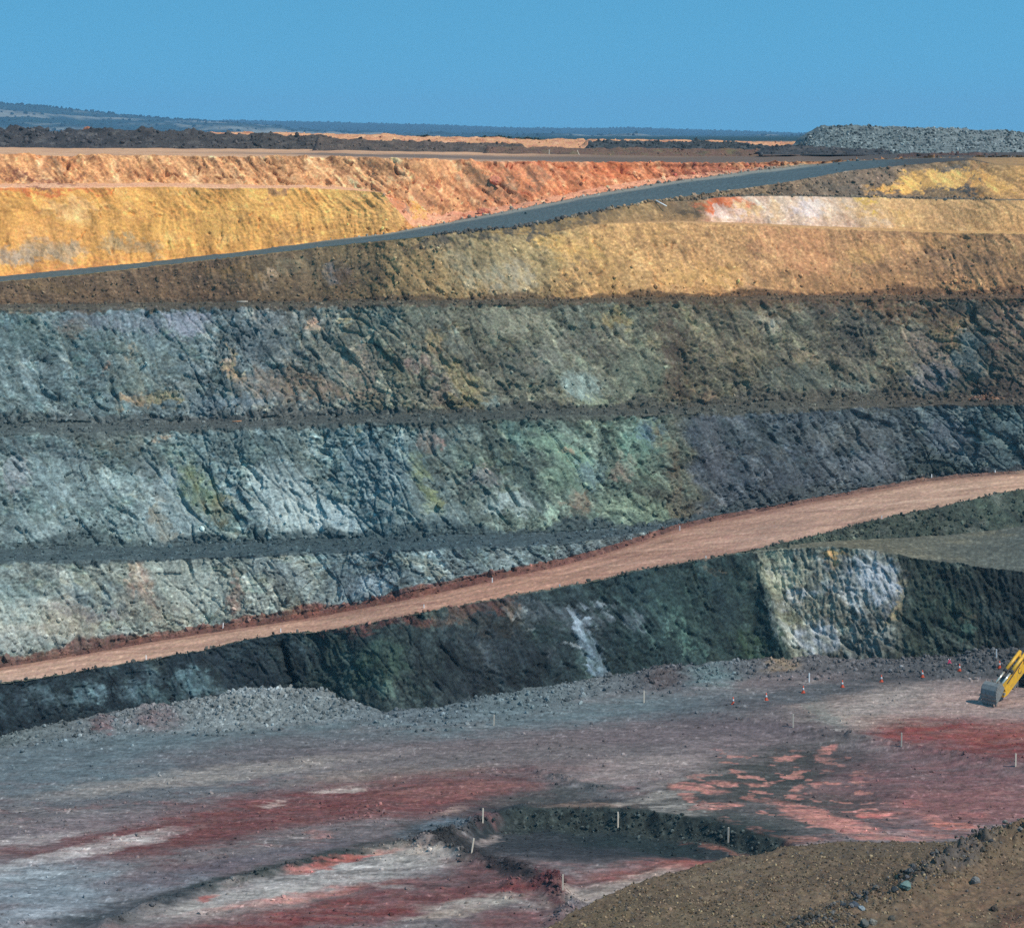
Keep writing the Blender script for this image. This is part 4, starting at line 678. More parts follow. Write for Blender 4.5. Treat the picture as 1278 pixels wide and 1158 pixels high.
# rubble over the pile at the foot of the wall
w = (pile * (up > -1) * (FPX > -60) * (FPX < 1340)).ravel(); w = np.where(w > .06, w + .1, 0) * (FY.ravel() / 240) ** 2
idx = rng.choice(len(w), 9000, p=w / w.sum())
pp = FP.reshape(-1, 3)[idx] + rng.normal(0, .08, (9000, 3))
sz = sizes(9000, .05, .36, 5)
cc = FC.reshape(-1, 3)[idx] * rng.uniform(.65, 1.7, (9000, 1))
tag(stones('rubble', pp, sz, cc), 'crushed grey rubble heaped along the foot of the lowest rock face', 'rubble', kind='stuff')
w = bank.ravel(); idx = rng.choice(len(w), 1500, p=w / w.sum())
pp = FP.reshape(-1, 3)[idx] + rng.normal(0, .1, (1500, 3)) - np.stack([np.zeros(1500), rng.random(1500) * .5, rng.random(1500) * .3], 1)
tag(stones('rubble', pp, sizes(1500, .04, .22, 4), pal(1500, [(56, 63, 60), (46, 52, 50), (66, 72, 68), (80, 86, 82)], .3)), 'dark loose rock on the black bank of the sunken cut', 'rubble', kind='stuff')
# gravel over the floor and along the small ridges
rw = np.clip(fdz - pile, 0, 2).ravel() * (FPY.ravel() < 1170)
w = (.012 + 1.0 * rw ** 1.2) * ((FPX > -40) & (FPX < 1320) & (FPY < 1175) & (up > 2)).ravel()
idx = rng.choice(len(w), 8000, p=w / w.sum())
pp = FP.reshape(-1, 3)[idx] + np.stack([rng.normal(0, .15, 8000), rng.normal(0, .15, 8000), np.zeros(8000)], 1)
cc = FC.reshape(-1, 3)[idx] * rng.uniform(.6, 1.6, (8000, 1))
tag(stones('gravel', pp, sizes(8000, .04, .26, 5), cc), 'loose gravel and clods scattered over the pit floor', 'gravel', kind='stuff')
# debris lying on the benches, road berms and under the clay faces
def bench_pts(zones, n, x0=-60, x1=1340, weight=None):
    a = ZR[zones[0]][0]; b = ZR[zones[-1]][1]
    j0, j1 = np.searchsorted(PX, [x0, x1])
    if weight is None:
        ii = rng.integers(a, b, n)
    else:
        ww = np.clip(weight(np.linspace(0, 1, b - a)), 0, None); ii = a + rng.choice(b - a, n, p=ww / ww.sum())
    jj = rng.integers(j0, j1, n)
    return D[ii, jj], COL[ii, jj]
allp = []; allc = []; alls = []
for zs, n, x0, x1, lo, hi, wf in (
        (['benchA'], 1500, -60, 860, .06, .4, None), (['benchB'], 1800, -60, 1340, .06, .45, None), (['benchC'], 1800, -60, 1340, .06, .4, None), (['D'], 1800, -60, 560, .04, .32, None),
        (['D'], 700, 560, 1340, .05, .45, lambda t: np.exp(-t * 7)), (['F'], 1300, 540, 1130, .06, .45, None), (['benchF'], 600, 860, 1240, .06, .4, None), (['lslope'], 900, 990, 1340, .06, .4, None), (['berm'], 1500, -60, 1340, .06, .35, None), (['rberm'], 900, -60, 1340, .05, .28, None),
        (['A'], 500, -60, 840, .06, .5, lambda t: np.exp(-t * 6)), (['B'], 700, -60, 1340, .06, .5, lambda t: np.exp(-t * 9)), (['C'], 900, -60, 1340, .06, .5, lambda t: np.exp(-t * 8)),
        (['benchG', 'G'], 700, 480, 1000, .05, .5, lambda t: np.exp(-t * 3)), (['uroad'], 300, 400, 1100, .06, .35, lambda t: sst(.9, 1, t) + .01), (['Y'], 350, 430, 1000, .05, .4, lambda t: np.exp(-t * 3))):
    q, c = bench_pts(zs, n, x0, x1, wf)
    allp.append(q + rng.normal(0, .1, q.shape)); allc.append(c * rng.uniform(.6, 1.9, (n, 1))); alls.append(sizes(n, lo, hi, 4))
tag(stones('rock_debris', np.concatenate(allp), np.concatenate(alls), np.concatenate(allc)), 'fallen stones strewn along the benches and slopes of the pit wall', 'debris', kind='stuff')

# ------------------------------------------------------------------ near rim of the pit at the lower right
npx = np.concatenate([np.arange(520, 640, 6), np.arange(640, 1330, 1.6), 1330 + np.cumsum(np.geomspace(2, 40, 30))])
ncy = np.interp(npx, [520, 600, 680, 720, 770, 830, 920, 985, 1050, 1150, 1190, 1230, 1278, 1330, 1700], [1262, 1205, 1158, 1131, 1112, 1092, 1067, 1056, 1051, 1049, 1049, 1049, 1048, 1046, 1030])
nt_ = np.concatenate([np.linspace(-.25, 0, 14)[:-1], np.linspace(0, 1, 170), np.linspace(1.03, 2.2, 14)])
NPX, NT = np.meshgrid(npx, nt_)
NPY = ncy[None] + np.clip(NT, 0, None) * (1200 - 1049)
NYY = 80000. / (NPY - 418.); NXX = (NPX - CX) / FL * NYY; NZZ = 38. - .1 * NYY
drop = np.clip(-NT / .25, 0, 1)
NYY = NYY + drop * 16; NZZ = NZZ - drop ** .8 * 24
def npt(px, py):
    Y = 80000. / (py - 418.); return ((px - CX) / FL * Y, Y)
nd = .22 * fbm(NXX / 5, NYY / 5, 4, 501) + .15 * fbm(NXX / .9, NYY / .9, 4, 503, .65)
def ndist(poly):
    pts = [npt(*p) for p in poly]; best = np.full(NXX.shape, 1e9)
    for (x0, y0), (x1, y1) in zip(pts[:-1], pts[1:]):
        dx, dy = x1 - x0, y1 - y0
        t = np.clip(((NXX - x0) * dx + (NYY - y0) * dy) / (dx * dx + dy * dy), 0, 1)
        best = np.minimum(best, np.hypot(NXX - x0 - t * dx, NYY - y0 - t * dy))
    return best
dR = ndist([(1000, 1165), (1085, 1130), (1130, 1115), (1180, 1088), (1230, 1068), (1300, 1050), (1400, 1030)]) + .4 * fbm(NXX / 1.4, NYY / 1.4, 3, 507)
hR = np.interp(NPX, [1000, 1085, 1150, 1230, 1300], [.2, .5, .9, 1.35, 1.6])
nd = nd + hR * np.clip(1 - dR / 2.3, 0, 1) ** 1.1 * (.75 + .6 * fbm(NXX / .9, NYY / .9, 3, 509) + .3)
# haul surface on the camera side of that windrow lies a little lower
NZZ = NZZ + nd * (1 - .5 * drop)
NCc = np.zeros(NXX.shape + (3,), np.float32); NCc[:] = L3((108, 92, 74))
m1 = fbm(NXX / 4, NYY / 4, 5, 511, .6); m2 = fbm(NXX / 1.3, NYY / 1.3, 5, 513, .65)
NCc += (L3((78, 68, 56)) - NCc) * (.6 * sst(0, .5, m1))[..., None]
NCc += (L3((132, 116, 96)) - NCc) * (.5 * sst(.1, .5, m2))[..., None]
def npatch(lst):
    global NCc
    for cx, cy, rx, ry, rot, c, st in lst:
        x = NPX + 14 * m1 - cx; y = NPY + 8 * m2 - cy
        cr, sr = math.cos(math.radians(rot)), math.sin(math.radians(rot))
        d = np.sqrt(((x * cr + y * sr) / rx) ** 2 + ((-x * sr + y * cr) / ry) ** 2)
        NCc = NCc + (L3(c) - NCc) * ((1 - sst(.5, 1.4, d)) * st)[..., None].astype(np.float32)
npatch([(1000, 1122, 70, 16, 0, (122, 104, 84), .7), (900, 1090, 60, 8, -14, (126, 112, 94), .5), (880, 1140, 80, 16, -4, (112, 98, 78), .6), (1220, 1120, 80, 26, -20, (124, 100, 78), .8), (1180, 1140, 80, 18, -20, (118, 96, 76), .7), (1275, 1140, 30, 16, -20, (104, 74, 60), .6), (1275, 1156, 20, 8, -10, (140, 104, 84), .8), (1190, 1086, 60, 10, -22, (84, 82, 82), .7), (1100, 1060, 120, 10, -2, (92, 82, 68), .5), (760, 1140, 40, 12, -18, (108, 94, 70), .6), (1050, 1090, 60, 12, -10, (92, 78, 64), .5)])  # grey patch on the windrow paints in its shaded side
NCc *= np.clip(1 + .6 * fbm(NXX / .35, NYY / .45, 4, 517, .7), .4, 2.)[..., None]
NCc *= np.array([.90, .83, .79])
NCc *= EXPO_K
NP_ = np.stack([NXX, NYY, NZZ], -1)
tag(link_mesh('ground', NP_.reshape(-1, 3), grid_faces(*NXX.shape)[:, ::-1], M_DIRT, NCc.reshape(-1, 3)), 'brown stony rim of the pit nearest the viewer, lower right', 'ground', kind='structure')
def near_at(px, py):
    j = int(np.argmin(np.abs(npx - px)))
    yy = HY + (HC - NZZ[:, j]) / NYY[:, j] * FL
    ok = np.where((NT[:, j] >= 0), np.abs(yy - py), 1e6)
    i = int(np.argmin(ok)); return Vector((float(NXX[i, j]), float(NYY[i, j]), float(NZZ[i, j])))
w = ((NT >= 0) & (NT <= 1.05) & (NPX < 1340)).astype(float) * (.5 + .8 * sst(-.3, .4, m1)) * (1 + 2.2 * np.clip(1 - dR / 2.2, 0, 1))
w = w * (1 - .72 * sst(0, 8, NPY - np.interp(NPX, [1000, 1085, 1180, 1300], [1190, 1145, 1105, 1065])))
w = w.ravel()
nst = 26000
idx = rng.choice(len(w), nst, p=w / w.sum())
pp = NP_.reshape(-1, 3)[idx] + np.stack([rng.normal(0, .05, nst), rng.normal(0, .05, nst), np.zeros(nst)], 1)
cc = np.array([.92, .86, .82]) * pal(nst, [(104, 90, 72), (120, 104, 84), (86, 74, 60), (136, 118, 96), (158, 138, 110), (92, 88, 84), (104, 86, 64), (90, 76, 60)], .3)
tag(stones('gravel', pp, sizes(nst, .018, .12, 4), cc), 'brown gravel covering the near rim of the pit, lower right', 'gravel', kind='stuff')

w = (np.clip(1 - dR / 1.6, 0, 1) * (NPX > 1000) * (NPX < 1340) * (NT > 0) * (.3 + sst(0, .4, m1))).ravel()  # stones on the windrow's far side, coloured dark as its shade
idx = rng.choice(len(w), 900, p=w / w.sum()); pp = NP_.reshape(-1, 3)[idx] + np.array([-.3, .15, .02]) + rng.normal(0, .15, (900, 3)) * (1, 1, .2)
tag(stones('rubble', pp, sizes(900, .03, .20, 5), pal(900, [(84, 82, 82), (66, 66, 68), (98, 94, 90), (88, 76, 64), (74, 68, 60)], .3)), 'slate rubble along the crest of the windrow on the brown rim, coloured dark for its shaded side', 'rubble', kind='stuff')
# ------------------------------------------------------------------ plateau, spoil heaps, hills
gx0 = D[-1]                                                    # the rim line of the pit
rows = [gx0]
gsm = np.stack([gx0[:, 0], smo(smo(gx0[:, 1].astype(float))), smo(smo(gx0[:, 2].astype(float)))], 1)
for Yk in (345, 360, 380, 410, 440, 480, 520, 580, 700, 900, 1300, 2000, 3500, 6000, 10300):
    Yv = np.maximum(np.full(NC, float(Yk)), gsm[:, 1] + 2 + (Yk - 345) * .02 + .5 * (Yk > 345))
    zt = np.interp(Yk, [345, 480, 600, 1500, 10300], [0, .15, .3, 1, 1])
    zz = gsm[:, 2] * (1 - zt) + 66.3 * zt
    xs = SX * Yv * np.where(Yk > 1000, 1 + (Yk - 1000) / 6000, 1)
    rows.append(np.stack([xs, Yv, zz], 1))
nsub = 7
full = []
for a_, b_ in zip(rows[:-1], rows[1:]):
    for k in range(nsub):
        t = k / nsub; full.append(a_ * (1 - t) + b_ * t)
full.append(rows[-1]); G = np.array(full, np.float32)
gd = .25 * fbm(G[..., 0] / 9, G[..., 1] / 14, 4, 601) * sst(0, 6, G[..., 1] - gx0[None, :, 1]); G[..., 2] += gd
GPX = np.broadcast_to(PX, G.shape[:2])
GC = np.zeros(G.shape, np.float32); g1 = fbm(G[..., 0] / 14, G[..., 1] / 20, 5, 603, .6)
GC[:] = L3((206, 156, 118))
GC += (L3((176, 128, 96)) - GC) * (.7 * sst(-.1, .5, g1))[..., None]
trk = np.exp(-((G[..., 1] - np.interp(GPX, [0, 300, 500, 800, 1000], [430, 390, 375, 385, 420])) / np.interp(GPX, [0, 300, 500, 800, 1000], [12, 22, 32, 40, 60])) ** 2)
GC += (L3((122, 100, 86)) - GC) * (np.clip(trk * 1.3, 0, 1) * sst(150, 460, GPX))[..., None]
GC += (L3((104, 84, 70)) - GC) * (sst(620, 760, GPX) * .8 * (1 - sst(600, 900, G[..., 1])))[..., None]
GC += (L3((72, 66, 62)) - GC) * (sst(980, 1120, GPX) * .85 * (1 - sst(600, 900, G[..., 1])))[..., None]
GC += (L3((206, 150, 110)) - GC) * (sst(600, 680, G[..., 1]) * (1 - sst(1000, 1500, G[..., 1])) * .9)[..., None]
GC += (L3((36, 58, 60)) - GC) * (sst(900, 1300, G[..., 1]))[..., None]  # haze put into the colour of the far plain
tag(link_mesh('ground', G.reshape(-1, 3), grid_faces(G.shape[0], NC), M_DIRT, GC.reshape(-1, 3) * EXPO_K), 'sandy plateau beyond the pit running out to the hills', 'ground', kind='structure')

def heap(name, pts, Y0, dep, st, label, cat='spoil heap', lumpy=.5, seed=1, nst=600, ssz=(.15, .9), rocks=None, cres=1.6, flat_top=.0, pw_=4.):
    p = np.array(pts, float)
    px = np.arange(p[0, 0], p[-1, 0] + .1, cres); n = len(px)
    by = np.interp(px, p[:, 0], p[:, 1]); ty = np.interp(px, p[:, 0], p[:, 2])
    Yb = np.interp(px, [p[0, 0], p[-1, 0]], Y0 if hasattr(Y0, '__len__') else [Y0, Y0])
    zb = HC - (by - HY) * Yb / FL; Yt = Yb + dep * .45; ztp = HC - (ty - HY) * Yt / FL
    h = np.maximum(ztp - zb, .05)
    end = sst(0, 10, px - px[0]) * sst(0, 10, px[-1] - px)
    u = np.concatenate([np.linspace(0, .45, 22)[:-1], np.linspace(.45, 1, 14)])
    U = u[:, None]
    prof_ = np.where(U < .45, (U / .45) ** .9, np.where(U < .45 + flat_top, 1, np.clip(1 - (U - .45 - flat_top) / (.55 - flat_top), 0, 1) ** .9))
    X = (px - CX)[None] / FL * (Yb[None] + 0 * U); Yv = Yb[None] + U * dep
    X = X * 1.0
    nz = fbm(X / 6, Yv / 6 + U * 4, 4, seed, .6); nz2 = fbm(X / 1.6, Yv / 1.6, 3, seed + 5)
    Z = zb[None] - .6 + (h[None] * end[None] + .6) * prof_ * (1 + lumpy * .5 * nz) + lumpy * .5 * nz2 * prof_
    V = np.stack([X, Yv, Z], -1).astype(np.float32)
    cA, cB, cC = stops(px[None] + 25 * nz, st)
    c = cA + (cB - cA) * (.7 * sst(0, .5, fbm(X / 4, Z / 1.5 + Yv / 9, 4, seed + 9)))[..., None]
    c = c + (cC - c) * (.6 * sst(.1, .6, fbm(X / 3, Z / 1.2 + Yv / 9, 4, seed + 13)))[..., None]
    o = link_mesh(name, V.reshape(-1, 3), grid_faces(len(u), n), M_ROCK, c.reshape(-1, 3) * EXPO_K)
    tag(o, label, cat)
    if nst:
        ii = rng.integers(1, 24, nst); jj = rng.integers(0, n, nst)
        sp = V[ii, jj]
        sc = (pal(nst, rocks, .35) if rocks else c[ii, jj] * EXPO_K * rng.uniform(.5, 1.9, (nst, 1)))
        s = stones('loose_rock', sp, sizes(nst, ssz[0], ssz[1], pw_), sc); s.parent = o; s['kind'] = 'stuff'
    return o
DK = [(-400, (70, 66, 64), (44, 44, 44), (112, 104, 98)), (90, (66, 62, 62), (40, 40, 42), (104, 98, 94)), (430, (74, 66, 60), (50, 46, 44), (104, 92, 82)), (1278, (86, 72, 62), (56, 52, 48), (116, 98, 82))]
heap('spoil_heap', [(-420, 186, 157), (0, 186, 159), (40, 186, 158.5), (62, 186, 162), (96, 186, 161), (104, 186, 159), (112, 186, 161.5), (140, 186.5, 160), (180, 187, 162), (230, 188, 164), (300, 188.5, 167.5), (360, 189, 170), (430, 189, 172)], 500, 16, DK, 'long dark heap of waste rock with pale stones in front of the blue hill', seed=21, nst=1500, ssz=(.15, .8))
heap('spoil_heap', [(385, 189.5, 172.5), (480, 190.5, 175), (530, 191, 176), (580, 191.5, 177.5), (640, 192, 179.5), (662, 192.5, 183)], 470, 14, [(0, (86, 74, 66), (56, 52, 50), (112, 96, 84)), (1278, (94, 78, 68), (62, 56, 52), (116, 98, 86))], 'low dark brown heap running from the long dark heap to the timber post', seed=31, nst=500, ssz=(.1, .5))
heap('spoil_heap', [(600, 193.5, 182), (700, 194, 184), (760, 194, 185), (860, 195, 186), (960, 195, 187), (1010, 195, 188.5)], 455, 12, [(0, (112, 88, 74), (84, 70, 62), (132, 108, 90)), (900, (110, 82, 66), (80, 66, 56), (104, 98, 66))], 'low brown earth bank behind the two thin posts', 'earth bank', seed=37, nst=300, ssz=(.1, .4))
heap('spoil_heap', [(728, 187, 181), (745, 187, 176), (780, 187, 175.5), (830, 187, 177), (860, 187.5, 177), (880, 188, 176.5), (930, 188, 178), (945, 188, 181), (985, 188, 184)], 520, 14, [(0, (60, 62, 62), (38, 40, 42), (90, 90, 90))], 'black rock heap on the plateau, left of the grey stockpile, over brown ground', seed=41, nst=700, ssz=(.15, .7))
heap('spoil_heap', [(948, 190, 185), (980, 190, 182), (1020, 190, 182), (1060, 190, 185), (1120, 191, 188)], 440, 12, [(0, (66, 64, 64), (42, 42, 44), (96, 86, 80))], 'small dark heap right where the grey road meets the plateau', seed=45, nst=300, ssz=(.1, .5))
heap('spoil_heap', [(1120, 206, 196), (1160, 200, 192), (1220, 203, 191), (1278, 206, 195), (1340, 208, 196), (1500, 210, 197)], 395, 14, [(0, (74, 64, 60), (46, 44, 44), (112, 88, 74)), (1278, (88, 66, 58), (54, 48, 46), (130, 98, 80))], 'dark reddish rock bank in front of the grey stockpile', seed=47, nst=500, ssz=(.1, .6))
OR = [(0, (206, 148, 108), (176, 112, 80), (220, 172, 132)), (700, (206, 146, 104), (170, 110, 80), (222, 172, 132)), (1278, (202, 138, 98), (166, 106, 78), (220, 164, 124))]
heap('earth_mound', [(235, 178, 170), (260, 178, 165), (330, 178, 166), (400, 178, 167), (480, 180, 168.5), (560, 181, 171), (620, 182, 172), (680, 184, 174.5), (730, 184, 173.5), (740, 184, 176)], 620, 18, OR, 'long orange earth mound behind the dark heaps on the left', 'earth mound', .35, 51, 300, (.1, .5))
heap('earth_mound', [(725, 182, 176), (738, 182, 173.5), (800, 182, 174), (870, 183, 175), (940, 184, 177), (1010, 185, 177), (1060, 190, 178), (1090, 190, 179), (1180, 191, 184)], 600, 18, OR, 'orange earth mound between the black rock heap and the far plain', 'earth mound', .35, 57, 300, (.1, .5))
heap('earth_mound', [(96, 164, 162), (102, 164, 157.5), (110, 164, 157.5), (118, 164, 162)], 507, 5, [(0, (150, 96, 72), (110, 76, 62), (166, 112, 84))], 'small rusty mound poking up on top of the long dark heap', 'earth mound', .5, 59, 40, (.1, .4))
GR = [(1000, (106, 114, 112), (66, 72, 72), (146, 152, 150)), (1060, (104, 112, 110), (62, 68, 70), (142, 150, 148)), (1278, (116, 120, 118), (76, 80, 82), (154, 158, 156))]
heap('rock_stockpile', [(1012, 182, 178.5), (1030, 184, 168), (1044, 186, 160.5), (1045, 188, 158.5), (1090, 191, 159), (1150, 193, 160), (1200, 194, 161.5), (1278, 194, 165), (1400, 196, 170)], 450, 40, GR, 'huge grey stockpile of broken rock standing against the sky', 'stockpile', .3, 61, 13000, (.08, .5), [(104, 112, 110), (84, 90, 90), (118, 124, 122), (136, 140, 136), (66, 72, 72)], flat_top=.35, pw_=7.)

# far bushland hills
def hills(name, pts, Y0, Y1, st, label, seed, rough):
    p = np.array(pts, float); px = np.concatenate([np.arange(p[0, 0], -60, 40), np.arange(-60, 1340, 3.), np.arange(1340, p[-1, 0], 40)])
    ty = np.interp(px, p[:, 0], p[:, 1]); zt = HC - (ty - HY) * Y1 / FL
    u = np.linspace(0, 1, 60)[:, None]
    Yv = Y0 + (Y1 - Y0) * u; X = (px - CX)[None] / FL * Yv
    pr = np.where(u < .97, u / .97, 1)
    pr = pr ** 1.15
    Z = 60 + (zt[None] - 60) * pr + rough * (fbm(X / 500, Yv / 500, 4, seed)) * (pr * (1.0 - pr) * 3 + .08)
    V = np.stack([X, Yv + 0 * X, Z], -1)
    cA, cB, cC = stops(np.broadcast_to(px, Z.shape), st)
    f1 = fbm(X / 420, Yv / 420 + Z / 60, 5, seed + 3, .65)
    c = cA + (cC - cA) * (sst(.05, .4, f1))[..., None]
    c = c + (cB - c) * (.7 * sst(.0, .4, fbm(X / 120, Yv / 200, 4, seed + 7)))[..., None]
    o = link_mesh(name, V.reshape(-1, 3), grid_faces(60, len(px)), M_HILL, c.reshape(-1, 3) * EXPO_K)
    return tag(o, label, 'hills', kind='structure'), V
h_a, HV1 = hills('hills', [(-1400, 120), (-400, 121), (-100, 127), (0, 129), (60, 134), (110, 139), (150, 143), (220, 149), (290, 154), (340, 158), (420, 166), (520, 172), (700, 176)], 4200, 6400, [(0, (34, 58, 62), (24, 44, 50), (132, 128, 118)), (1278, (34, 58, 62), (24, 44, 50), (132, 128, 118))], 'long bushy hill with pale clearings, on the left skyline', 701, 40)
h_b, HV2 = hills('hills', [(-1400, 152), (0, 152), (290, 150.5), (400, 152.5), (480, 154.5), (560, 156.5), (640, 159.5), (700, 160.3), (790, 159.5), (860, 162), (950, 164.5), (1010, 166.5), (1100, 168), (2600, 171)], 6500, 9500, [(0, (22, 50, 60), (18, 42, 52), (34, 62, 68)), (1278, (22, 50, 60), (18, 42, 52), (34, 62, 68))], 'low even blue ridge on the skyline', 711, 12)
# woods along the crests and slopes
tp = []; ts = []
for HVv, n, smin, smax in ((HV1, 2600, 3, 7), (HV2, 1400, 3, 6)):
    jj = rng.integers(0, HVv.shape[1], n); ii = np.where(rng.random(n) < .45, rng.integers(56, 60, n), rng.integers(8, 58, n))
    tp.append(HVv[ii, jj] + rng.normal(0, 6, (n, 3)) * (1, 1, 0)); ts.append(rng.uniform(smin, smax, n))
tp = np.concatenate(tp); ts = np.concatenate(ts)
tag(stones('woods', tp, ts, pal(len(tp), [(20, 44, 50), (16, 38, 44), (28, 52, 56)], .2), M_HILL), 'distant scattered woods covering the blue hills', 'woods', kind='stuff')

# row of dark shrubs on the far edge of the plateau: many small leaf clumps each
M_LEAF = paint_mat('leaf_green', (.035, .05, .03), .7, 0, .4, 1.0, (.06, .08, .04))
def shrub_mesh(n=120, seed=0):
    rg = np.random.default_rng(seed)
    d = rg.normal(size=(n, 3)); d /= np.linalg.norm(d, axis=1, keepdims=True)
    c = d * (rg.random((n, 1)) ** .4) * (1.0, .8, .55); c[:, 2] = np.abs(c[:, 2]) * 1.4
    a_ = rg.normal(size=(n, 3)); b_ = np.cross(a_, rg.normal(size=(n, 3)))
    a_ /= np.linalg.norm(a_, axis=1, keepdims=True); b_ /= np.linalg.norm(b_, axis=1, keepdims=True)
    s_ = rg.uniform(.1, .24, (n, 1))
    V = np.stack([c - a_ * s_, c - b_ * s_, c + a_ * s_, c + b_ * s_], 1).reshape(-1, 3)
    return V, np.arange(n * 4).reshape(-1, 4)
base_sh = []
for k in range(3):
    V, F_ = shrub_mesh(150, k); me_o = link_mesh('shrub', V, F_, M_LEAF, None, False); base_sh.append(me_o)
sh = [(514, 171.5, 1.4), (522, 171, 1.8), (531, 170.5, 2.0), (540, 171.2, 1.5), (550, 172, 1.5), (560, 172, 1.4), (571, 171.8, 1.8), (580, 172.3, 1.3), (597, 173, 2.0), (606, 172.5, 2.3), (615, 172.8, 2.1), (624, 172.6, 2.6), (634, 173.2, 2.2), (648, 173.6, 2.0), (658, 173.8, 2.3), (668, 174.2, 1.9), (676, 174.8, 1.5)]
for i, (x, y, s) in enumerate(sh):
    o = base_sh[i % 3] if i < 3 else base_sh[i % 3].copy()
    if i >= 3: C.objects.link(o)
    Yd = 700.
    o.location = ((x - CX) / FL * Yd, Yd, HC - (y + 2.2 - HY) / FL * Yd); o.scale = (s * 1.05, s, s * .8); o.rotation_euler = (0, 0, i * 1.7)
    tag(o, 'dark low shrub in the row on the far plateau behind the orange mound', 'shrub', 'row of shrubs on the far plateau')
# ------------------------------------------------------------------ small things
def bm_obj(name, bm, mat, parent=None, smooth=False):
    me = bpy.data.meshes.new(name); bm.normal_update(); bm.to_mesh(me); bm.free()
    if smooth:
        for p in me.polygons: p.use_smooth = True
    me.materials.append(mat); o = bpy.data.objects.new(name, me); C.objects.link(o)
    if parent is not None: o.parent = parent
    return o
def thing(name, label, cat, loc, rz=0, group=None):
    o = bpy.data.objects.new(name, None); C.objects.link(o); o.empty_display_size = .3
    o.location = loc; o.rotation_euler = (0, 0, rz)
    return tag(o, label, cat, group)
def add_box(bm, c, s, bev=.03, rot=None):
    r = bmesh.ops.create_cube(bm, size=1); vs = r['verts']
    for v in vs: v.co = Vector((v.co.x * s[0], v.co.y * s[1], v.co.z * s[2]))
    if bev:
        es = list({e for v in vs for e in v.link_edges})
        g = bmesh.ops.bevel(bm, geom=es, offset=bev, segments=2, affect='EDGES', profile=.6); vs = list({v for f in g['faces'] for v in f.verts} | {v for v in vs if v.is_valid})
    for v in vs:
        if rot is not None: v.co = rot @ v.co
        v.co += Vector(c)
def add_prism(bm, poly, y0, y1, bev=.04):
    a_ = [bm.verts.new((x, y0, z)) for x, z in poly]; b_ = [bm.verts.new((x, y1, z)) for x, z in poly]
    n = len(poly); fs = [bm.faces.new(a_), bm.faces.new(b_[::-1])]
    for i in range(n): fs.append(bm.faces.new((a_[i], b_[i], b_[(i + 1) % n], a_[(i + 1) % n])))
    bmesh.ops.recalc_face_normals(bm, faces=fs)
    if bev:
        es = list({e for f in fs[:2] for e in f.edges})
        bmesh.ops.bevel(bm, geom=es, offset=bev, segments=2, affect='EDGES')
def add_cyl(bm, p0, p1, r0, r1=None, seg=14):
    p0, p1 = Vector(p0), Vector(p1); d = p1 - p0
    g = bmesh.ops.create_cone(bm, cap_ends=True, segments=seg, radius1=r0, radius2=r0 if r1 is None else r1, depth=d.length)
    m = Matrix.Translation((p0 + p1) / 2) @ d.to_track_quat('Z', 'Y').to_matrix().to_4x4()
    for v in g['verts']: v.co = m @ v.co
NB = bmesh.new

# excavator, bucket on the ground, arm reaching towards the viewer
bp = floor_seen(1235, 879)
ddx, ddy = .74, .673
ex_loc = bp + Vector((ddx, ddy, 0)) * 10.2; ex_loc.z = bp.z + .05
EX = thing('excavator', 'yellow tracked excavator with grey toothed bucket resting on the pit floor', 'excavator', ex_loc, math.atan2(-ddy, -ddx))
outer = [(8.75, 2.15), (9.15, 2.62), (9.7, 2.74), (10.2, 2.5), (10.55, 2.0), (10.66, 1.4), (10.58, .85), (10.4, .45)]
inner = [(x - .10 if z < 2 else x - .04, z - (.12 if z > 1.2 else .02)) for x, z in outer]
b = NB(); add_prism(b, outer + inner[::-1], -1.02, 1.02, .02); bk = bm_obj('bucket', b, M_STEEL, EX)
for s in (-1, 1):
    b = NB(); add_prism(b, [(8.72, 2.1), (9.15, 2.6), (9.7, 2.72), (10.2, 2.48), (10.53, 2.0), (10.64, 1.4), (10.56, .85), (10.36, .40), (9.9, .75), (9.2, 1.35)], s * 1.03, s * 1.10, .015); bm_obj('side_plate', b, M_STEEL, bk)
for s in (-1.12, 1.12):
    for k in range(6):
        b = NB(); add_box(b, (10.58 - .13 * (abs(k - 2.6)) ** 1.2 * .6, s, 2.15 - k * .3), (.12, .06, .16), .02); bm_obj('wear_block', b, M_STEEL, bk)
b = NB(); add_box(b, (10.44, 0, .42), (.14, 2.24, .22), .03); add_box(b, (10.64, 0, .98), (.06, 2.06, .1), .02); bm_obj('cutting_lip', b, M_STEEL, bk)
for k in range(5):
    b = NB(); add_prism(b, [(10.5, .5), (10.36, .5), (10.24, .0), (10.30, .0)], -.9 + .45 * k - .1, -.9 + .45 * k + .1, .015); bm_obj('tooth', b, M_STEEL, bk)
for s in (-.5, .5):
    b = NB(); add_prism(b, [(8.6, 2.0), (8.3, 1.6), (8.5, 1.35), (9.2, 2.3), (9.3, 2.75), (9.0, 2.95), (8.7, 2.5)], s - .05, s + .05, .015); bm_obj('bucket_ear', b, M_STEEL, bk)
bk.scale = (.93, .93, .93); bk.location = (.60, 0, 0)
b = NB(); add_prism(b, [(7.75, .5), (8.05, .75), (7.7, 1.4), (7.0, 1.95), (3.7, 4.15), (3.0, 4.3), (2.75, 3.7), (3.3, 2.85), (7.0, .68)], -.33, .33, .05); stk = bm_obj('stick', b, M_YEL, EX)
for (px_, pz_) in ((7.8, .95), (3.2, 3.75)):
    b = NB(); add_cyl(b, (px_, -.42, pz_), (px_, .42, pz_), .17); bm_obj('pin', b, M_STEEL, stk)
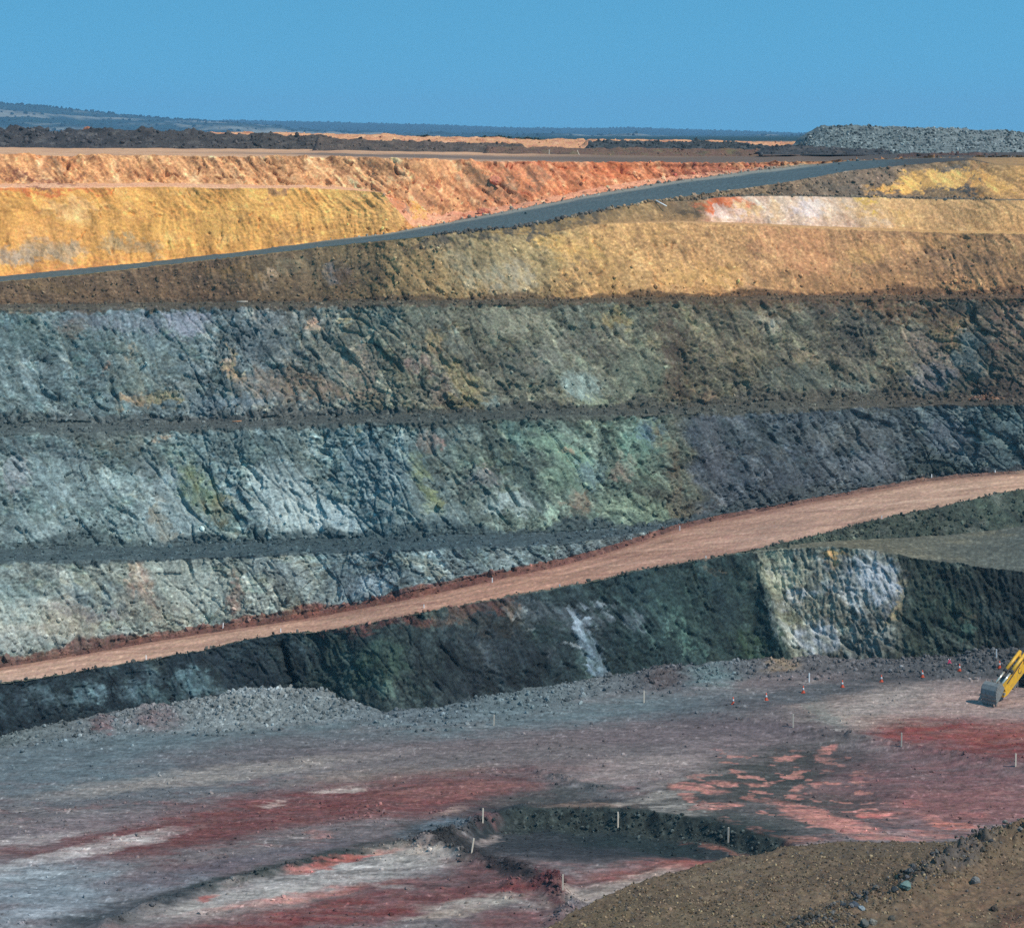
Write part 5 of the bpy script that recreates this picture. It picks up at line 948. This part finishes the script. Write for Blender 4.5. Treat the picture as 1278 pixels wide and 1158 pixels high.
for s in (-.40, .40):
    b = NB(); add_cyl(b, (3.4, s, 4.98), (6.35, s, 3.32), .20); cy = bm_obj('hydraulic_cylinder', b, M_YEL, EX, True)
    b = NB(); add_cyl(b, (6.3, s, 3.35), (8.45, s, 2.14), .12); bm_obj('rod', b, M_CHROME, cy, True)
    b = NB(); add_cyl(b, (6.3, s, 3.35), (6.6, s, 3.18), .26); bm_obj('gland', b, M_BLACK, cy, True)
    b = NB(); add_prism(b, [(8.3, 2.3), (8.5, 2.3), (9.1, 2.7), (8.95, 2.45)], s - .06, s + .06, .01); bm_obj('link', b, M_STEEL, cy)
    b = NB(); add_prism(b, [(8.35, 2.3), (8.5, 2.1), (7.6, 1.25), (7.4, 1.4)], s - .05, s + .05, .01); bm_obj('link', b, M_YEL, cy)
    b = NB(); add_prism(b, [(3.3, 4.0), (3.9, 3.8), (3.6, 4.95), (3.3, 5.0)], s - .08, s + .08, .01); bm_obj('bracket', b, M_YEL, stk)
for s in (-.28, .28):
    b = NB(); add_cyl(b, (7.0, s, 2.02), (4.0, s, 4.05), .05, seg=6); bm_obj('hose', b, M_BLACK, stk)
# part of a letter mark on the near side of the stick
fc = bpy.data.curves.new('lettering', 'FONT'); fc.body = 'C'; fc.size = 1.0; fc.extrude = .004
fo = bpy.data.objects.new('lettering', fc); C.objects.link(fo); bpy.context.view_layer.update()
dg_ = bpy.context.evaluated_depsgraph_get(); me_ = bpy.data.meshes.new_from_object(fo.evaluated_get(dg_)); bpy.data.objects.remove(fo)
lt = bpy.data.objects.new('lettering', me_); C.objects.link(lt); me_.materials.clear(); me_.materials.append(M_BLACK); lt.parent = stk
lt.matrix_local = Matrix(((-.48, -.88, 0, 7.15), (0, 0, 1, .336), (-.88 * -1, -.48 * 1, 0, 3.95), (0, 0, 0, 1)))
lt.rotation_mode = 'QUATERNION'
lt.matrix_local = Matrix.Translation((4.75, .336, 2.55)) @ Matrix.Rotation(math.radians(180), 4, 'Z') @ Matrix.Rotation(math.radians(90), 4, 'X') @ Matrix.Rotation(math.radians(33), 4, 'Z')
b = NB(); add_prism(b, [(2.9, 3.3), (2.5, 3.8), (-.2, 5.8), (-.8, 6.0), (-1.3, 5.8), (-2.6, 2.9), (-2.1, 2.2), (-1.4, 2.6), (-.9, 4.6), (-.6, 4.6), (1.8, 3.2), (2.4, 2.9)], -.40, .40, .06); boom = bm_obj('boom', b, M_YEL, EX)
for s in (-.75, .75):
    b = NB(); add_cyl(b, (.2, s, 1.9), (.1, s, 3.8), .2); cy = bm_obj('hydraulic_cylinder', b, M_YEL, EX, True)
    b = NB(); add_cyl(b, (.1, s, 3.7), (.0, s, 5.3), .12); bm_obj('rod', b, M_CHROME, cy, True)
b = NB(); add_cyl(b, (-.6, 0, 6.15), (.9, 0, 5.3), .18); cy = bm_obj('hydraulic_cylinder', b, M_YEL, EX, True)
b = NB(); add_cyl(b, (.85, 0, 5.33), (2.75, 0, 4.2), .1); bm_obj('rod', b, M_CHROME, cy, True)
for s in (-1.95, 1.95):
    b = NB(); n = 46; L_, r_ = 2.6, .58
    per = 4 * L_ + 2 * math.pi * r_
    for k in range(n):
        t = per * k / n
        if t < 2 * L_: p = (-L_ + t, 0); ang = 0
        elif t < 2 * L_ + math.pi * r_: a_ = (t - 2 * L_) / r_; p = (L_ + r_ * math.sin(a_), r_ - r_ * math.cos(a_)); ang = a_
        elif t < 4 * L_ + math.pi * r_: p = (L_ - (t - 2 * L_ - math.pi * r_), 2 * r_); ang = math.pi
        else: a_ = (t - 4 * L_ - math.pi * r_) / r_; p = (-L_ - r_ * math.sin(a_), r_ + r_ * math.cos(a_)); ang = math.pi + a_
        add_box(b, (p[0], s, p[1] + .06), (per / n * .9, .65, .11), .015, Matrix.Rotation(-ang, 3, 'Y'))
    trk_ = bm_obj('track', b, M_BLACK, EX)
    b = NB(); add_box(b, (0, s, .68), (4.6, .34, .5), .06); bm_obj('track_frame', b, M_STEEL, trk_)
    for xx, rr in ((2.6, .5), (-2.6, .5)):
        b = NB(); add_cyl(b, (xx, s - .22, .64), (xx, s + .22, .64), rr, seg=20); add_cyl(b, (xx, s - .27, .64), (xx, s + .27, .64), rr * .45, seg=14); bm_obj('wheel', b, M_STEEL, trk_)
    for k in range(6):
        b = NB(); add_cyl(b, (-1.8 + .72 * k, s - .2, .34), (-1.8 + .72 * k, s + .2, .34), .2, seg=12); bm_obj('roller', b, M_STEEL, trk_)
b = NB(); add_box(b, (0, 0, .95), (3.2, 3.4, .5), .08); add_cyl(b, (0, 0, 1.1), (0, 0, 1.75), 1.1, seg=24); bm_obj('undercarriage', b, M_BLACK, EX)
b = NB(); add_box(b, (-1.7, 0, 2.7), (5.0, 3.3, 1.7), .12); hs_ = bm_obj('engine_house', b, M_YEL, EX)
b = NB(); add_prism(b, [(-4.2, 1.8), (-4.9, 1.9), (-5.15, 2.6), (-5.0, 3.4), (-4.2, 3.5)], -1.66, 1.66, .08); bm_obj('counterweight', b, M_YEL, EX)
b = NB(); add_prism(b, [(-.6, 1.85), (-.6, 3.9), (.9, 3.9), (1.35, 2.7), (1.3, 1.85)], -1.62, -.55, .07); cab = bm_obj('cab', b, M_YEL, EX)
b = NB(); add_prism(b, [(-.4, 2.7), (-.4, 3.7), (.75, 3.7), (1.1, 2.7)], -1.64, -1.625, 0); add_prism(b, [(1.34, 2.85), (.96, 3.82), (.99, 3.84), (1.37, 2.87)], -1.5, -.67, 0); bm_obj('window', b, M_GLASS, cab)
b = NB(); add_cyl(b, (-2.6, .6, 3.5), (-2.6, .6, 4.3), .1); bm_obj('exhaust', b, M_BLACK, hs_)

# traffic cones
def lathe(name, prof, mat, parent, seg=16):
    b = NB(); rings = [[b.verts.new((r * math.cos(2 * math.pi * k / seg), r * math.sin(2 * math.pi * k / seg), z)) for k in range(seg)] for r, z in prof]
    for a_, c_ in zip(rings[:-1], rings[1:]):
        for k in range(seg): b.faces.new((a_[k], a_[(k + 1) % seg], c_[(k + 1) % seg], c_[k]))
    b.faces.new(rings[0][::-1]); b.faces.new(rings[-1])
    return bm_obj(name, b, mat, parent, True)
cone0 = thing('traffic_cone', 'x', 'traffic cone', (0, 0, 0))
b = NB(); add_box(b, (0, 0, .03), (.5, .5, .06), .015); bm_obj('base', b, M_ORANGE, cone0)
lathe('cone_body', [(.20, .06), (.185, .10), (.135, .42), (.07, .90), (.05, .93)], M_ORANGE, cone0)
lathe('reflective_collar', [(.150, .36), (.112, .64), (.108, .645)], M_WHITE, cone0)
def copy_tree(o, parent=None):
    c = o.copy(); C.objects.link(c)
    if parent is not None: c.parent = parent
    for ch in [x for x in bpy.data.objects if x.parent == o]: copy_tree(ch, c)
    return c
cones = [(915.6, 876.5, 'orange cone at the left end of the row of cones'), (956, 871, 'orange cone second from the left end of the row of cones'), (1002.8, 862.4, 'orange cone third in the row, below the white post in the rubble'),
         (1051.6, 856, 'orange cone fourth from the left end of the row of cones'), (1100.4, 849, 'orange cone fifth in the row, below the right edge of the bright bay'), (1150.8, 843.6, 'orange cone left of the pink marker, sixth in the row'),
         (1198, 837, 'orange and white cone just right of the pink marker'), (1247.4, 832, 'orange and white cone standing beside the excavator arm')]
for i, (x, y, lb) in enumerate(cones):
    o = cone0 if i == 0 else copy_tree(cone0)
    o.location = floor_seen(x, y); o.rotation_euler = (0, 0, i * .7); o.scale = (.9, .9, .9); o['label'] = lb; o['group'] = 'cones lined up along the foot of the pit wall'
# pink taped marker behind the cones
mk = thing('survey_marker', 'bright pink taped marker with white stick tops near the foot of the wall', 'marker', floor_seen(1185.5, 828))
for s in (-1, 1):
    b = NB(); add_cyl(b, (s * .22, 0, 0), (-s * .16, .05 * s, .62), .035, seg=8); st_ = bm_obj('stick', b, M_WHITE, mk)
    b = NB(); add_cyl(b, (s * .2, 0, .03), (-s * .1, .03 * s, .46), .07, seg=8); bm_obj('pink_tape', b, M_PINK, st_)
b = NB(); add_box(b, (0, -.05, .22), (.3, .02, .2), .0, Matrix.Rotation(.3, 3, 'Y')); bm_obj('flag', b, M_PINK, mk)

# survey stakes
def stake(p, h, lb, group, tilt=(0, 0), w=.12, white=False, name='survey_stake', cat='stake'):
    b = NB(); poly = [(-w / 2, -.25), (w / 2, -.25), (w / 2, h - .03), (w * .2, h), (-w * .3, h - .01), (-w / 2, h - .04)]
    add_prism(b, poly, -w * .3, w * .3, .006)
    o = bm_obj(name, b, M_WHITE if white else M_WOOD); o.location = p; o.rotation_euler = (tilt[0], tilt[1], rng.uniform(-.4, .4))
    return tag(o, lb, cat, group)
GS = 'survey stakes standing on the pit floor'; GP = 'small marker pegs along the red haul road'
for x, y, h, lb, tl in ((616.8, 903, 1.25, 'pale stake in front of the grey rubble, left of centre, below the black face', (0, .03)), (804.3, 875.5, 1.45, 'pale stake beside the reddish brown rubble at the wall foot', (0, 0)),
        (1009.5, 849.5, 1.1, 'white post in the rubble under the bright grey bay', (0, 0)), (990.3, 906, 1.5, 'pale stake on the low dark ridge below the third cone', (0, 0)), (1125.3, 930, 1.5, 'pale stake at the left tip of the deep red ground', (0, .02)),
        (1267.6, 955, 1.35, 'pale stake at the right edge where the deep red ground ends', (0, .02)), (1243.5, 820, 1.15, 'white post in the rubble behind the excavator arm', (0, 0)), (602.7, 1024, 1.4, 'pale stake behind the blue gravel mound, left of the sunken cut', (0, .02)),
        (589.3, 1062, 1.3, 'leaning pale stake on the black mound at the left of the sunken cut', (0, .16)), (771, 1030, 1.55, 'tall pale stake before the black bank of the sunken cut', (0, 0)), (702.7, 1108.7, 1.4, 'pale stake beside the dark red clods near the brown rim', (0, 0)),
        (909.2, 1051, 1.6, 'pale stake at the right end of the black bank, above the brown rim', (0, .02))):
    stake(floor_seen(x, y), h, lb, GS, tl, .15, 'white post' in lb)
for x, y, h, lb in ((183, 823, .55, 'tiny pale peg on the outer edge of the red road, leftmost of all'), (278, 784, .7, 'tiny white peg at the inner edge of the red road, first from the left'), (350, 789, .5, 'tiny pale peg on the outer road edge above the crack in the black face'),
        (529.4, 758.5, .45, 'tiny pale peg above the long red rubble edge of the road'), (615, 727, .6, 'tiny pale peg on the inner berm near the middle of the red road'), (698.6, 734, .5, 'tiny pale peg on the outer road edge, above the white streaked black face'),
        (848, 662, .65, 'white peg where the dark bench runs into the red road'), (881, 700.5, .5, 'tiny white peg on the outer road edge above the green black face'), (1101, 647, .45, 'tiny white peg on the outer road edge above the flat ledge'), (1162.6, 592, .5, 'small white peg at the inner road edge below the dark blue face'), (1242, 587, .35, 'white stub at the inner road edge, rightmost of all')):
    stake(wall_at(x, y, ['berm', 'road', 'rberm']), h, lb, GP, (0, rng.uniform(-.05, .05)), .13, True, 'marker_peg', 'peg')
def plain_at(px, py, Y): return Vector(((px - CX) / FL * Y, Y, HC - (py - HY) / FL * Y))
stake(plain_at(685.5, 194.5, 448), 1.35, 'pale upright post before the low brown bank on the plateau', 'thin posts on the plateau', (0, 0), .22, False, 'post', 'post')
stake(plain_at(723.5, 195, 446), 1.45, 'thin pale post leaning to the left on the plateau', 'thin posts on the plateau', (0, -.42), .16, False, 'post', 'post')

# boulders: rounded lumps cut by random planes
def boulder(p, r, rgb, lb, seed, sq=(1, .8, .75), group=None, n=9):
    rg = np.random.default_rng(seed); b = NB(); bmesh.ops.create_icosphere(b, subdivisions=3, radius=1)
    pl = rg.normal(size=(n, 3)); pl /= np.linalg.norm(pl, axis=1, keepdims=True); of = rg.uniform(.62, .85, n)
    for v in b.verts:
        c = np.array(v.co)
        for q_, d_ in zip(pl, of):
            t = c @ q_ - d_
            if t > 0: c = c - q_ * t
        c = c * (1 + .04 * rg.normal()); v.co = Vector((c[0] * r * sq[0], c[1] * r * sq[1], c[2] * r * sq[2]))
    me = bpy.data.meshes.new('boulder'); b.to_mesh(me); b.free()
    at = me.attributes.new('albedo', 'FLOAT_COLOR', 'POINT'); c4 = np.ones((len(me.vertices), 4), np.float32); c4[:, :3] = lin(rgb) * rg.uniform(.9, 1.1, (len(me.vertices), 1)); at.data.foreach_set('color', c4.ravel())
    me.materials.append(M_STONE); o = bpy.data.objects.new('boulder', me); C.objects.link(o); o.location = p + Vector((0, 0, r * sq[2] * .45)); o.rotation_euler = (0, 0, rg.uniform(0, 6))
    return tag(o, lb, 'boulder', group)
for x, y, r, rgb, lb, sq in ((1131, 1107, .38, (104, 124, 118), 'blue green boulder lying alone on the brown rim', (1.05, .8, .75)), (1117, 1111, .26, (56, 58, 60), 'dark boulder tucked against the lower left of the blue green one', (1.2, .9, .6)),
        (1066, 1131, .30, (70, 76, 84), 'dark slate boulder in the small cluster left of the blue green one', (1.2, .9, .7)), (1056, 1130, .24, (58, 62, 68), 'flat dark rock at the left end of the small cluster', (1.4, .8, .5)), (1076, 1135, .22, (138, 146, 150), 'pale grey rock in front of the small dark cluster', (1.1, .9, .8)),
        (1078, 1155, .30, (98, 96, 90), 'grey boulder at the bottom edge of the brown rim', (1, .9, .9)), (1090, 1153, .24, (128, 122, 112), 'light grey rock right beside the boulder at the bottom edge', (1, .9, .9)), (1114, 1148, .24, (84, 78, 70), 'brown grey rock on the rim, right of the two at the bottom edge', (1, .9, .8)),
        (1218, 1101, .32, (112, 108, 104), 'grey boulder on the camera side of the windrow', (1.1, .9, .8)), (1241, 1136, .26, (78, 66, 56), 'dark brown rock near the right edge of the brown rim', (1, .9, .8))):
    boulder(near_at(x, y), r, rgb, lb, int(x), sq)
boulder(wall_at(618, 230, ['G']), 1.0, (206, 124, 92), 'large orange boulder perched in the orange cut', 5, (1.1, .9, .9))
boulder(wall_at(603, 266, ['benchG', 'G']), .9, (196, 116, 88), 'orange boulder resting at the foot of the orange cut above the grey road', 6, (1.2, .9, .7))
boulder(wall_at(962, 404, ['C']) + Vector((0, .75, -.7)), 1.25, (146, 140, 124), 'pale boulder bulging from the top of the brown grey rock face', 8, (1.1, .7, .8))
boulder(wall_at(392, 411, ['C']) + Vector((0, .3, -.4)), .95, (170, 146, 122), 'beige boulder set in the top of the grey rock face on the left', 9, (1.1, .7, .8))
# pile of broken rusty rocks on the bench at the right
q = wall_at(1232, 499, ['benchB'])
n = 130; a_ = rng.uniform(0, 6.28, n); rr = rng.random(n) ** .6
pts_ = np.stack([q.x + 2.9 * rr * np.cos(a_), q.y + 1.2 * rr * np.sin(a_), q.z + 1.1 * (1 - rr) ** 1.2 * rng.random(n)], 1)
tag(stones('rock_pile', pts_, sizes(n, .14, .5, 2), pal(n, [(128, 92, 70), (104, 78, 62), (150, 112, 86), (86, 68, 58)])), 'pile of broken rusty rocks on the bench near the right edge', 'rock pile')
# poles lying about
def pole(p0, p1, r, lb, mat):
    b = NB(); add_cyl(b, (0, 0, 0), p1 - p0, r, r * .8, 10); o = bm_obj('pole', b, mat, None, True); o.location = p0; return tag(o, lb, 'pole')
p0 = wall_at(818, 263, ['F']); pole(p0 + Vector((0, -.3, .15)), p0 + Vector((1.7, -.9, -.75)), .1, 'white pole lying on the dark rubble below the grey road', M_WHITE)
p0 = wall_at(296, 378, ['benchC']); pole(p0 + Vector((0, -.6, .15)), p0 + Vector((1.6, -.7, .2)), .1, 'pale pole lying on the bench at the top of the grey rock face', M_WOOD)
p0 = wall_at(290, 527, ['benchB']); pole(p0 + Vector((0, -.6, .12)), p0 + Vector((1.3, -.5, .2)), .11, 'rusty orange pole lying on the bench above the pale slabs', paint_mat('rusty_metal', (.45, .2, .09), .8, 0, .3))
# a dry weed on the near rim and a green bush on the plateau
M_WEED = paint_mat('dry_weed', (.16, .09, .04), .8, 0, .7, 6, (.05, .10, .03))
V, F_ = shrub_mesh(90, 11); o = link_mesh('weed', V * (.34, .3, .2), F_, M_WEED, None, False); o.location = near_at(952, 1153); tag(o, 'dry brown and green weed at the bottom edge of the brown rim', 'weed')
V, F_ = shrub_mesh(90, 12); o = link_mesh('bush', V * (.8, .7, .5), F_, paint_mat('bush_green', (.06, .12, .03), .8, 0, .3), None, False); o.location = plain_at(153, 187.6, 470); tag(o, 'small green bush on the sandy edge below the long dark heap', 'bush')

# ------------------------------------------------------------------ air
hz = NB(); bmesh.ops.create_cube(hz, size=1)
for v in hz.verts: v.co = Vector((v.co.x * 26000, 5200 + v.co.y * 10700, 117 + v.co.z * 258))
mh_ = bpy.data.materials.new('haze_air'); mh_.use_nodes = True; N = mh_.node_tree.nodes; N.remove(N['Principled BSDF'])
vol = N.new('ShaderNodeVolumePrincipled'); vol.inputs['Color'].default_value = (.36, .68, 1, 1); vol.inputs['Density'].default_value = 8.5e-5
mh_.node_tree.links.new(vol.outputs[0], N['Material Output'].inputs['Volume'])
ho = bm_obj('haze', hz, mh_); ho['kind'] = 'stuff'; tag(ho, 'pale blue air over the pit and the far hills', 'haze')
# ------------------------------------------------------------------ world, sun, camera
sun_el, sun_az = math.radians(40), None
ldir = Vector((-.55, .36, -.76)).normalized()          # the way the sunlight travels
sl = bpy.data.lights.new('sun', 'SUN'); sl.energy = 4.0; sl.angle = math.radians(.5); sl.color = (1, .95, .87)
so = bpy.data.objects.new('sun', sl); C.objects.link(so); so.rotation_euler = ldir.to_track_quat('-Z', 'Y').to_euler(); so.location = (60, -60, 200)
w = bpy.data.worlds.new('World'); bpy.context.scene.world = w; w.use_nodes = True
nt = w.node_tree; bg = nt.nodes['Background']
sky = nt.nodes.new('ShaderNodeTexSky'); sky.sky_type = 'NISHITA'; sky.sun_disc = False
tosun = -ldir
sky.sun_elevation = math.asin(tosun.z); sky.sun_rotation = math.atan2(tosun.x, tosun.y)
sky.altitude = 300; sky.air_density = 1.0; sky.dust_density = .3; sky.ozone_density = 2.5
tcn = nt.nodes.new('ShaderNodeTexCoord'); va = nt.nodes.new('ShaderNodeVectorMath'); va.operation = 'ADD'; va.inputs[1].default_value = (0, 0, .38)
nt.links.new(tcn.outputs['Generated'], va.inputs[0]); nt.links.new(va.outputs[0], sky.inputs['Vector'])
tint = nt.nodes.new('ShaderNodeMix'); tint.data_type = 'RGBA'; tint.blend_type = 'MULTIPLY'; tint.inputs['Factor'].default_value = 1; tint.inputs['B'].default_value = (.74, 1.70, 1.56, 1)
nt.links.new(sky.outputs['Color'], tint.inputs['A']); nt.links.new(tint.outputs['Result'], bg.inputs['Color']); bg.inputs['Strength'].default_value = .125

cam = bpy.data.cameras.new('camera'); cam.sensor_width = 36; cam.lens = 36 * FL / 1278.; cam.shift_y = -(579 - HY) / 1278.
cam.clip_start = 1; cam.clip_end = 60000
co = bpy.data.objects.new('camera', cam); C.objects.link(co); co.location = (0, 0, HC); co.rotation_euler = (math.pi / 2, 0, 0)
sc = bpy.context.scene; sc.camera = co
sc.view_settings.view_transform = 'Standard'; sc.view_settings.look = 'None'; sc.view_settings.exposure = 0; sc.view_settings.gamma = 1
sc.cycles.max_bounces = 4; sc.cycles.diffuse_bounces = 2; sc.cycles.volume_bounces = 0; sc.cycles.use_denoising = False
